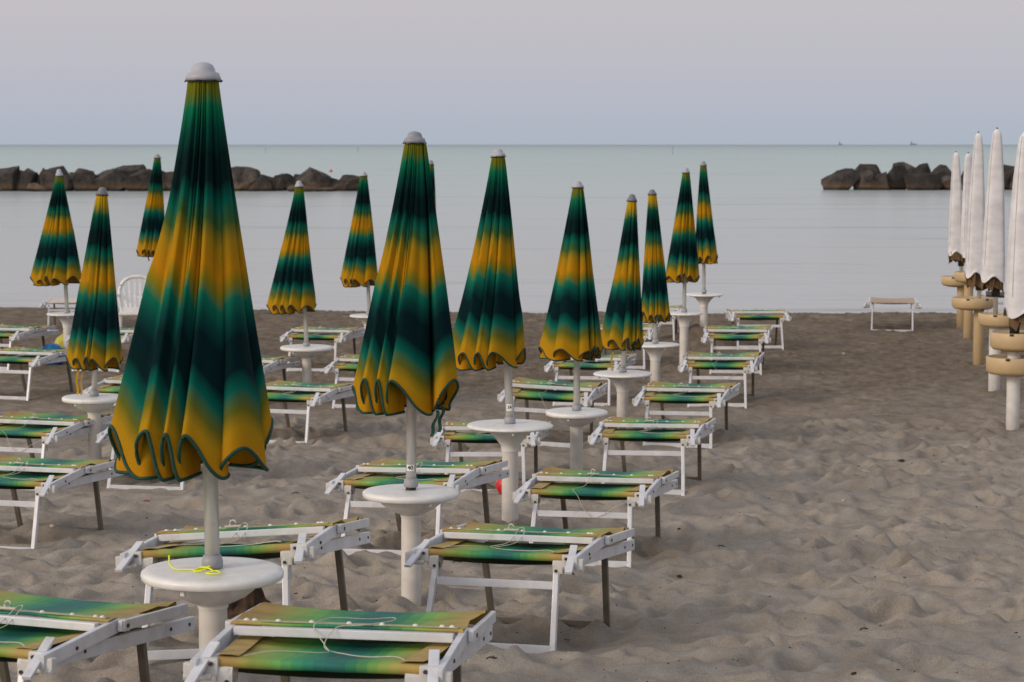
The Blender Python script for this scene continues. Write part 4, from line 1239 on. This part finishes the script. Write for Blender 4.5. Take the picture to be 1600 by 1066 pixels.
def make_umbrella(row):
    (uid, cu, cv, cb, hl, hr, hv, su, tv, Z, dia, kind, cvar, rot, mir, capm) = row
    pt = at(su, tv, Z)                       # table centre
    pc = at(cu, cv, Z)                       # cap top
    gx, gy = pt.x, pt.y
    g0 = float(ground_z(gx, gy))
    h = pt.z - g0
    make_stand(Vector((gx, gy, g0)), h, dia, kind, STAND_LABEL[uid], sum(map(ord, uid)))
    root = empty('closed_parasol', (gx, gy, pt.z))
    tag(root, UMB_LABEL[uid], 'parasol', 'closed green and yellow parasols')
    H = pc.z - pt.z
    root.rotation_euler = (0, math.atan2(pc.x - pt.x, H), 0)
    s = Z / F
    pr = .024 if uid in ('U1', 'U2', 'U3', 'U4') else .021
    # pole
    bm = bmesh.new(); cyl(bm, (0, 0, -.25 if kind == 'bowl' else -.2), (0, 0, H - .05), pr, seg=28)
    pole = obj('pole', bm, M['pole_metal'], root, True)
    for f in pole.data.polygons:
        if abs(f.normal.z) > .9: f.use_smooth = False
    bm = bmesh.new()
    ch = .040
    z0 = .014 if uid in ('U2', 'U8') else .002
    lathe(bm, [(pr, z0), (.031, z0), (.034, z0 + .004), (.034, z0 + ch * .55), (.029, z0 + ch), (pr, z0 + ch + .002)], 32)
    obj('collar', bm, M['grey_plastic'], pole, True)
    if uid in ('U2', 'U8'):
        bm = bmesh.new(); cyl(bm, (0, 0, 0.0), (0, 0, z0 + .002), .0245, seg=24); obj('spigot', bm, M['black'], pole)
    # cap
    caph = (cb - cv) * s; capr = {'U1': .056, 'U2': .052}.get(uid, .043)
    bm = bmesh.new()
    lathe(bm, [(0, 0), (capr * .30, -caph * .04), (capr * .55, -caph * .17), (capr * .66, -caph * .38), (capr * .70, -caph * .55), (capr * .90, -caph * .62), (capr * .96, -caph * .80), (capr * 1.02, -caph), (capr * .9, -caph - .001), (0, -caph + .004)], 32)
    cap = obj('cap', bm, M['cap_light' if capm == 'cap_light' else ('cap_grey' if capm == 'cap_grey' else 'cap_mid')], root, True); cap.location = (0, 0, H)
    bm = bmesh.new(); ring = [((capr * 1.03 + .002 * math.sin(5 * a)) * math.cos(a), (capr * 1.03) * math.sin(a), -caph - .003 + .0018 * math.sin(7 * a + 1)) for a in [k / 36 * 2 * math.pi for k in range(36)]]
    tube(bm, ring, .0024, 5, True); obj('cap_trim', bm, M['black'], cap)
    # canopy
    zc = H - caph - .002
    L = (hv - cb) * s / math.cos(root.rotation_euler[1]) * 1.0
    rb_ = (hr - hl) / 2 * s * .985
    hx = at((hl + hr) / 2, hv, Z).x
    polex = gx + (pc.x - pt.x) * ((pt.z + zc - L) - pt.z) / H
    lean = hx - polex
    hold = empty('x'); bpy.data.objects.remove(hold)
    tips = None
    if uid == 'U1': tips = [(-155, .98), (-115, .99), (-100, .98, .95), (-88, .97, .92), (-48, 1.0, .6), (10, .95), (70, .95), (140, .92)]
    if uid == 'U2': tips = [(-168, .97, .7), (-134, 1.0), (-117, .97), (-102, .98), (-34, 1.20), (24, .95), (75, .95), (130, .95)]
    if uid == 'U3': tips = [(-172, 1.0), (-128, 1.0), (-104, .98), (-84, 1.02), (-20, .98), (40, .95), (95, .95), (140, .95)]
    cyy = -rb_ * .30
    can, A = make_canopy(uid, L, capr * .90, rb_, lean, CANOPY[cvar], rot, mir, root, .0062 if Z < 12 else .0054, 6 if Z < 14 else 4, tips, cut={'U1': .125, 'U2': .13}.get(uid, .085))
    can.location = (0, 0, zc)
    # straps
    def strap(x, y, z, l, mat, sway):
        bm = bmesh.new(); pts = [(x + sway * (k / 8) ** 1.4 + .006 * math.sin(k * 1.1), y, z - l * k / 8) for k in range(9)]
        vs_ = []
        for i, p_ in enumerate(pts):
            wv = .008
            vs_.append((bm.verts.new((p_[0] - wv, p_[1] + .003 * math.sin(i), p_[2])), bm.verts.new((p_[0] + wv, p_[1], p_[2]))))
        for a, b in zip(vs_, vs_[1:]): bm.faces.new((a[0], a[1], b[1], b[0]))
        obj('strap', bm, mat, can)
    if uid == 'U2':
        strap(rb_ * .55, -.16, -L * .985, .12, M['piping'], -.03); strap(rb_ * .66, -.15, -L * .97, .12, M['piping'], -.02)
    if uid == 'U10':
        strap(lean - .10, -.12, -L * .97, .22, CANOPY[2], .004); strap(lean - .07, -.11, -L * .98, .21, M['bed_border'], .0)
    if uid == 'U5': strap(-.10, -.10, -L * .97, .22, M['bed_border'], 0)
    if uid == 'U11': strap(lean - .03, -.10, -L * .97, .09, M['piping'], .0)
    # number stickers
    if uid in ('U2', 'U3'):
        zc_ = (pt.z and (at(0, {'U2': 730, 'U3': 636}[uid], Z).z - pt.z))
        hh = .030 if uid == 'U2' else .042; off = {'U2': -.14, 'U3': 0}[uid]
        bm = bmesh.new(); rr = pr + .0012
        n_ = 12; a0, a1 = R(-90 - 42) + off, R(-90 + 42) + off
        ve = [[bm.verts.new((rr * math.cos(a0 + (a1 - a0) * i / n_), rr * math.sin(a0 + (a1 - a0) * i / n_), zc_ + dz)) for i in range(n_ + 1)] for dz in (-hh / 2, hh / 2)]
        for i in range(n_): bm.faces.new((ve[0][i], ve[0][i + 1], ve[1][i + 1], ve[1][i]))
        st = obj('sticker', bm, M['sticker'], pole, True)
        me = text_mesh({'U2': '40', 'U3': '24'}[uid], .0265)
        rr += .0012
        for v in me.vertices:
            a = R(-90) + off + v.co.x / rr
            zz_ = zc_ + v.co.y
            v.co = (rr * math.cos(a), rr * math.sin(a), zz_)
        me.materials.clear(); me.materials.append(M['ink'])
        o = bpy.data.objects.new('number', me); C.objects.link(o); o.parent = st
    return root
M['cap_mid'] = mat_plain('cap_mid', (.25, .26, .30), .5, var=.15, scale=16, dirt=(.2, .15, .12))
for row in UMB:
    make_umbrella(row)

# yellow cord on the big table
pt = at(332, 888, 7.09)
bm = bmesh.new()
P = [(-.115, -.02, .045), (-.112, -.03, .018), (-.09, -.045, .004), (-.05, -.05, .004), (-.02, -.055, .005), (.01, -.045, .012), (.02, -.06, .016), (-.005, -.075, .006), (-.03, -.07, .004),
     (-.01, -.055, .012), (.015, -.075, .014), (.035, -.095, .008), (.02, -.105, .005), (.045, -.10, .010), (.06, -.115, .005), (.03, -.12, .004), (.015, -.11, .006)]
P = [(x - .02, y, z) for x, y, z in P]
tube(bm, catmull(P, 6), .0027, 5)
o = obj('yellow_cord', bm, M['yellow_cord'], smooth=True); o.location = pt + Vector((0, 0, .001))
tag(o, 'bright yellow cord lying tangled on the largest round table', 'cord')

# ------------------------------------------------------------------ white-covered parasols
def make_white(row_id, cu, cv, hv, hl, hr, tl, tr_, tv, Z, gv, pu, tanpost, ulabel, slabel, double=False, seed=0):
    s = Z / F
    pg = at(pu, gv, Z); pt = at((tl + tr_) / 2, tv, Z)
    tz = pt.z - pg.z
    st = empty('drum_table_stand', pg); tag(st, slabel, 'parasol stand', 'tan drum tables under the white-covered parasols')
    r = (tr_ - tl) / 2 * s
    th = .15 if Z < 21 else .125
    levels = [0.0] if not double else [0.0, -.215]
    for lv in levels:
        bm = bmesh.new()
        lathe(bm, [(.025, -.012), (r - .02, -.012), (r - .018, 0), (r - .004, 0), (r, -.006), (r - .002, -th * .8), (r - .03, -th), (.04, -th)], 64)
        tb = obj('table_top', bm, M['tan_resin'], st, True)
        tb.location = ((pt.x - pg.x) * .5 if not double else (0.03 if lv == 0 else 0.0), 0, tz + lv)
        for a in (-115, -60, 20, 150, 90):
            bm = bmesh.new(); box(bm, ((r - .002) * math.cos(R(a)), (r - .002) * math.sin(R(a)), -.010), (.035, .02, .018), Matrix.Rotation(R(a + 90), 4, 'Z'), .004)
            obj('notch', bm, M['black'], tb)
        bm = bmesh.new(); box(bm, ((r - .03) * math.cos(R(-70)), (r - .03) * math.sin(R(-70)), -th - .0), (.02, .02, .03), bev=.003)
        obj('hook', bm, M['black'], tb)
        bm = bmesh.new(); lathe(bm, [(r * .8, -th + .002), (r * .62, -th - .012), (.06, -th - .02)], 48); obj('collar', bm, M['tan_resin'], tb, True)
    pr = .058
    bm = bmesh.new(); lathe(bm, [(0, -.4), (pr, -.4), (pr, tz + levels[-1] - th), (pr * .96, tz - .02)], 32)
    obj('tube', bm, M['tan_resin'] if tanpost else M['resin'], st, True)
    # parasol
    pc = at(cu, cv, Z)
    root = empty('covered_parasol', (pg.x, pg.y, pt.z)); tag(root, ulabel, 'parasol', 'closed parasols under white covers')
    H = pc.z - pt.z
    root.rotation_euler = (0, math.atan2(pc.x - pg.x, H), 0)
    bm = bmesh.new(); cyl(bm, (0, 0, -.2), (0, 0, H - .1), .024, seg=20); obj('pole', bm, M['pole_metal'], root, True)
    L = (hv - cv) * s; rb = (hr - hl) / 2 * s * 1.0
    hx = at((hl + hr) / 2, hv, Z).x
    polex = pg.x + (pc.x - pg.x) * (H - L) / H
    lean = hx - polex
    rows = []
    nseg = 64; nr = 40
    bm = bmesh.new()
    rs = random.Random(seed)
    a_off = R(rs.uniform(35, 55))
    for j in range(nr + 1):
        t = j / nr
        rad = .026 + (rb - .026) * (max(t, .02) ** .50) if t > .02 else .018 + t / .02 * (.008 + (rb - .026) * .1414)
        row = []
        for i in range(nseg):
            a = 2 * math.pi * i / nseg
            # squarish section with a sharp seam
            q = abs(math.cos(2 * (a - a_off)))
            f = .90 + .13 * q ** 3 + .02 * mnoise.noise(Vector((math.cos(a) * 1.5, math.sin(a) * 1.5, t * 9 + seed)))
            cut = .045 * (.5 + .5 * math.cos(4 * (a - a_off))) * L
            z = -L * t + (cut * max(0, (t - .9) / .1) if t > .9 else 0) * -1 + (.03 * L if t > .999 else 0)
            row.append(bm.verts.new((rad * f * math.cos(a) + lean * t, rad * f * math.sin(a), z)))
        rows.append(row)
    topv = bm.verts.new((0, 0, .008))
    for i in range(nseg):
        bm.faces.new((topv, rows[0][i], rows[0][(i + 1) % nseg]))
    for a, b in zip(rows, rows[1:]):
        for i in range(nseg): bm.faces.new((a[i], b[i], b[(i + 1) % nseg], a[(i + 1) % nseg]))
    bmesh.ops.recalc_face_normals(bm, faces=bm.faces[:])
    cv_ = obj('cover', bm, M['cover'], root, True); cv_.location = (0, 0, H)
    bm = bmesh.new()
    for k in range(2):
        a = a_off + k * math.pi / 2 + math.pi
        pts = []
        for j in range(1, nr - 3):
            t = j / nr; rad = (.026 + (rb - .026) * (t ** .50)) * 1.035
            pts.append((rad * math.cos(a) + lean * t, rad * math.sin(a), -L * t))
        tube(bm, pts, .0028, 4)
    obj('seam', bm, M['grey_plastic'], cv_)
    bm = bmesh.new(); lathe(bm, [(0, .018), (.010, .014), (.012, .0)], 12); obj('tip', bm, M['black'], cv_)
    # brown canopy folds showing below the cover
    bm = bmesh.new()
    for k in range(7):
        a = 2 * math.pi * k / 7 + seed
        rr = rb * rs.uniform(.45, .8); l = rs.uniform(.03, .07) * L + .03
        x0, y0 = rr * math.cos(a) + lean, rr * math.sin(a)
        tx, ty = -math.sin(a) * .045, math.cos(a) * .045
        p1 = [bm.verts.new((x0 + tx * q, y0 + ty * q, -L * .97)) for q in (-1.6, -.6, .6, 1.6)]
        p2 = [bm.verts.new((x0 * 1.05 + tx * q * .8 + rs.uniform(-.01, .01), y0 * 1.05 + ty * q * .8, -L - l * rs.uniform(.45, .8))) for q in (-1.6, -.6, .6, 1.6)]
        tipv = bm.verts.new((x0 * 1.1 + tx, y0 * 1.1 + ty, -L - l * 1.1))
        for i in range(3): bm.faces.new((p1[i], p1[i + 1], p2[i + 1], p2[i]))
        bm.faces.new((p2[0], p2[1], tipv)); bm.faces.new((p2[1], p2[2], tipv)); bm.faces.new((p2[2], p2[3], tipv))
    brown = obj('canopy', bm, M['brown_cloth'], root); brown.location = (0, 0, H)
    md = brown.modifiers.new('thickness', 'SOLIDIFY'); md.thickness = .006
    bm = bmesh.new(); lathe(bm, [(.026, -L - .17), (.042, -L - .165), (.045, -L - .03), (.030, -L + .02)], 20); hb = obj('runner', bm, M['black'], root, True); hb.location = (0, 0, H)
WL = {'W1': ('shortest white-covered parasol, farthest and leftmost of the white ones', 'leftmost tan drum table stand, nearest the water'),
      'W2': ('white-covered parasol of which just a thin strip shows between two others', 'tan drum table stand overlapping behind the leftmost one'),
      'W3': ('white-covered parasol just left of the tallest one, bluish rounded top', 'tan drum table on a tan post, third from the left'),
      'W4': ('white-covered parasol reaching highest, black tip and sharp seam', 'tan drum table on a white post, right of the tan posts')}
for i, r_ in enumerate(WHITE):
    make_white(*r_, *WL[r_[0]], seed=i + 1)
make_white('W5', 1603, 206, 492, 1566, 1636, 1548, 1634, 519, W5Z, 674, 1582, False, 'white-covered parasol cut off by the right edge of the photo', 'two-tier tan drum table on a white post at the right edge', double=True, seed=9)

# ------------------------------------------------------------------ plastic chair by the water
def make_chair():
    pz = 26.9
    p = at(214, 433, pz)       # top of the back
    g0 = float(ground_z(p.x, pz))
    hgt = max(.82, p.z - g0)
    t = empty('plastic_chair', (p.x, pz, p.z - hgt), (0, 0, R(8)))
    tag(t, 'white plastic garden chair with slatted rounded back, left of the largest parasol', 'chair')
    mt = M['resin']
    W = .215; seat_z = hgt - .42
    # back seen from behind/front: arched frame with slats
    arch = [(-W * .86, .0, seat_z - .02), (-W * .98, .03, seat_z + .16), (-W * .96, .06, seat_z + .28), (-W * .72, .075, seat_z + .37), (-W * .35, .08, seat_z + .412), (0, .08, seat_z + .42),
            (W * .35, .08, seat_z + .412), (W * .72, .075, seat_z + .37), (W * .96, .06, seat_z + .28), (W * .98, .03, seat_z + .16), (W * .86, .0, seat_z - .02)]
    bm = bmesh.new(); tube(bm, catmull(arch, 8), .021, 8); obj('back_frame', bm, mt, t, True)
    for k in range(6):
        x = (-.75 + k * .3) * W
        top = seat_z + .40 - .10 * (abs(x) / W) ** 2.5
        bm = bmesh.new()
        pts = [(x * .80, .0, seat_z + .03), (x * .95, .035, seat_z + .18), (x * 1.05, .075, top)]
        q = catmull(pts, 5)
        for a, b in zip(q, q[1:]): bar(bm, a, b, .026, .008, 0, up=(0, 1, 0))
        obj('back_slat', bm, mt, t)
    bm = bmesh.new(); box(bm, (0, .005, seat_z + .03), (W * 1.75, .012, .055), bev=.004); obj('back_panel', bm, mt, t)
    bm = bmesh.new(); box(bm, (0, -.21, seat_z), (W * 2, .44, .025), bev=.01); obj('seat', bm, mt, t, True)
    for sx in (-1, 1):
        for (y0, y1) in ((-.40, -.45), (.0, .08)):
            bm = bmesh.new(); bar(bm, (sx * W * .92, y0, seat_z), (sx * W * 1.08, y1, -.03), .045, .035, .008, up=(0, 1, 0)); obj('leg', bm, mt, t)
        bm = bmesh.new(); tube(bm, catmull([(sx * W * 1.0, .03, seat_z + .20), (sx * W * 1.15, -.15, seat_z + .21), (sx * W * 1.15, -.36, seat_z + .20), (sx * W * 1.02, -.42, seat_z + .02)], 6), .018, 8); obj('armrest', bm, mt, t, True)
make_chair()

# ------------------------------------------------------------------ balls
def ball(u, v, Z, rad, mats, label, name, rot=(0, 0, 0)):
    p = at(u, v, Z); g0 = float(ground_z(p.x, p.y))
    bm = bmesh.new(); bmesh.ops.create_uvsphere(bm, u_segments=36, v_segments=20, radius=rad)
    for f in bm.faces:
        c = f.calc_center_median(); a = math.degrees(math.atan2(c.y, c.x)) % 360
        f.material_index = int(a // 60) % len(mats) if len(mats) > 1 else 0
    o = obj(name, bm, None, smooth=True, mats=mats)
    o.location = (p.x, p.y, max(p.z, g0 + rad * .9)); o.rotation_euler = rot
    o.location.z = g0 + rad * .95
    tag(o, label, 'ball')
    return o
ball(793, 703, 14.9, .080, [M['red'], M['ball_white']], 'red and white ball on the sand behind the tube of the parasol numbered 24', 'beach_ball', (R(20), R(25), R(-55)))
ball(82, 556, 25.2, .140, [M['ball_blue']], 'blue ball on the sand behind the lounger at the left edge', 'beach_ball')
# towel thing by the far left stand: green-yellow swim noodle bag
p = at(103, 536, 26.3)
g0 = float(ground_z(p.x, p.y))
bm = bmesh.new()
bmesh.ops.create_uvsphere(bm, u_segments=28, v_segments=16, radius=.5)
for v in bm.verts:
    v.co = Vector((v.co.x * .26, v.co.y * .22, v.co.z * .30)) * (1 + .18 * mnoise.noise(v.co * 3))
o = obj('beach_bag', bm, M['ball_yellow'], smooth=True); o.location = (p.x, p.y, g0 + .13)
tag(o, 'crumpled yellow-green beach bag on the sand behind the grey-capped left parasol', 'bag')

# ------------------------------------------------------------------ sand heap, litter
def heap(u, v, Z, w_, h_, label):
    p = at(u, v, Z); g0 = float(ground_z(p.x, p.y))
    bm = bmesh.new(); n = 46
    vs_ = []
    for j in range(n + 1):
        r_ = []
        for i in range(n + 1):
            x = i / n * 2 - 1; y = j / n * 2 - 1; d = math.hypot(x, y)
            b = max(0, 1 - d ** 1.3)
            nz_ = mnoise.noise(Vector((x * 2.2, y * 2.2, 3))) * .35 + mnoise.noise(Vector((x * 6, y * 6, 1))) * .18 + abs(mnoise.noise(Vector((x * 13, y * 13, 8)))) * .10
            r_.append(bm.verts.new((x * w_, y * w_ * .9, -.05 + h_ * 1.15 * b ** .8 * (1 + nz_))))
        vs_.append(r_)
    for j in range(n):
        for i in range(n): bm.faces.new((vs_[j][i], vs_[j][i + 1], vs_[j + 1][i + 1], vs_[j + 1][i]))
    o = obj('sand_heap', bm, M['heap'], smooth=True); o.location = (p.x, p.y, g0)
    tag(o, label, 'sand heap')
heap(384, 950, 9.0, .17, .26, 'small dark brown sand heap right of the largest parasol stand')

def twig(u, v, l, ang, mat, label, name='twig', cat='twig', th=.0028):
    l *= .8
    p = on_ground(u, v)
    bm = bmesh.new()
    pts = catmull([(-l / 2, 0, .002), (-l * .15, l * .06, .008), (l * .2, -l * .03, .006), (l / 2, l * .05, .003)], 4)
    tube(bm, pts, th, 6)
    tube(bm, [(l * .1, 0, .006), (l * .22, l * .16, .012)], th * .6, 5)
    o = obj(name, bm, mat, smooth=True); o.location = (p.x, p.y, p.z + .002); o.rotation_euler = (0, 0, R(ang))
    tag(o, label, cat, 'bits lying on the sand')
def pebble(u, v, r_, mat, label, name='pebble', cat='pebble'):
    p = on_ground(u, v); bm = bmesh.new(); bmesh.ops.create_icosphere(bm, subdivisions=3, radius=r_)
    for q in bm.verts: q.co = Vector((q.co.x * 1.3, q.co.y, q.co.z * .7)) * (1 + .3 * mnoise.noise(q.co / r_ * 1.3 + Vector((u, 0, 0))))
    o = obj(name, bm, mat, smooth=True); o.location = (p.x, p.y, p.z + r_ * .3)
    tag(o, label, cat, 'bits lying on the sand')
pebble(1408, 722, .022, M['twig'], 'dark brown pine cone bit on the open sand between loungers and tan tables', 'bark_piece', 'bark')
pebble(1335, 1054, .010, M['twig'], 'dark pebble at the bottom of the open sand')
pebble(1404, 1049, .009, M['twig'], 'dark pebble near the bottom right, right of another one')
pebble(893, 898, .011, M['twig'], 'dark pebble between the legs of the lounger with the forked cord')
pebble(1061, 902, .012, M['twig'], 'dark pebble right of the lounger beside the parasol numbered 40')
pebble(1061, 902 - 75, .008, M['twig'], 'small pebble right of the third lounger of the right-hand row')
pebble(1318, 553, .014, M['shell'], 'pale shell on the sand below the beige lounger', 'shell', 'shell')
pebble(1318, 783, .010, M['shell'], 'pale shell in the middle of the open sand', 'shell', 'shell')
pebble(82, 823, .014, M['shell'], 'pale pebble behind the leftmost lounger feet', 'pebble', 'pebble')
twig(1060, 903 + 0, .05, 20, M['twig'], 'thin twig on the sand next to a dark pebble right of the second lounger')
twig(1493, 1056, .045, -10, M['twig'], 'curved dark twig at the bottom right corner of the sand')
twig(1455, 1034, .04, 5, M['twig'], 'short dark twig above the curved one at bottom right')
twig(1350, 985, .05, 15, M['twig'], 'pale brown twig in the lower middle of the open sand')
twig(462, 772, .07, 35, M['twig'], 'dark twig on the sand left of the lounger behind the parasol numbered 40')
twig(229, 785, .05, 0, M['red_leaf'], 'reddish leaf strip on the sand below the big canopy hem', 'leaf', 'leaf', .006)
twig(228, 812, .05, -30, M['twig'], 'dark twig on the sand right of the leftmost lounger rear leg')
twig(714, 880, .06, 10, M['twig'], 'dark twig left of the crossbar of the second lounger')
twig(768, 1031, .05, 5, M['twig'], 'dark twig on the sand below the second lounger foot bar')
twig(1127, 855, .05, 160, M['twig'], 'small dark twig right of the third lounger')
# countless specks
bm = bmesh.new()
rs = random.Random(3)
for i in range(1500):
    y = rs.uniform(5.6, 24); half = 800 / F * y * 1.15
    x = rs.uniform(-half, half); z = gz(x, y)
    r_ = rs.uniform(.0010, .0036) * (1 + .02 * y)
    m_ = Matrix.Translation((x, y, z + r_ * .3)) @ Matrix.Rotation(rs.uniform(0, 3.1), 4, 'Z') @ Matrix.Diagonal((rs.uniform(.8, 3.0), 1, .7, 1))
    bmesh.ops.create_icosphere(bm, subdivisions=1, radius=r_, matrix=m_)
tag(obj('beach_litter', bm, M['twig']), 'fine dark specks strewn over the sand', 'litter', kind='stuff')
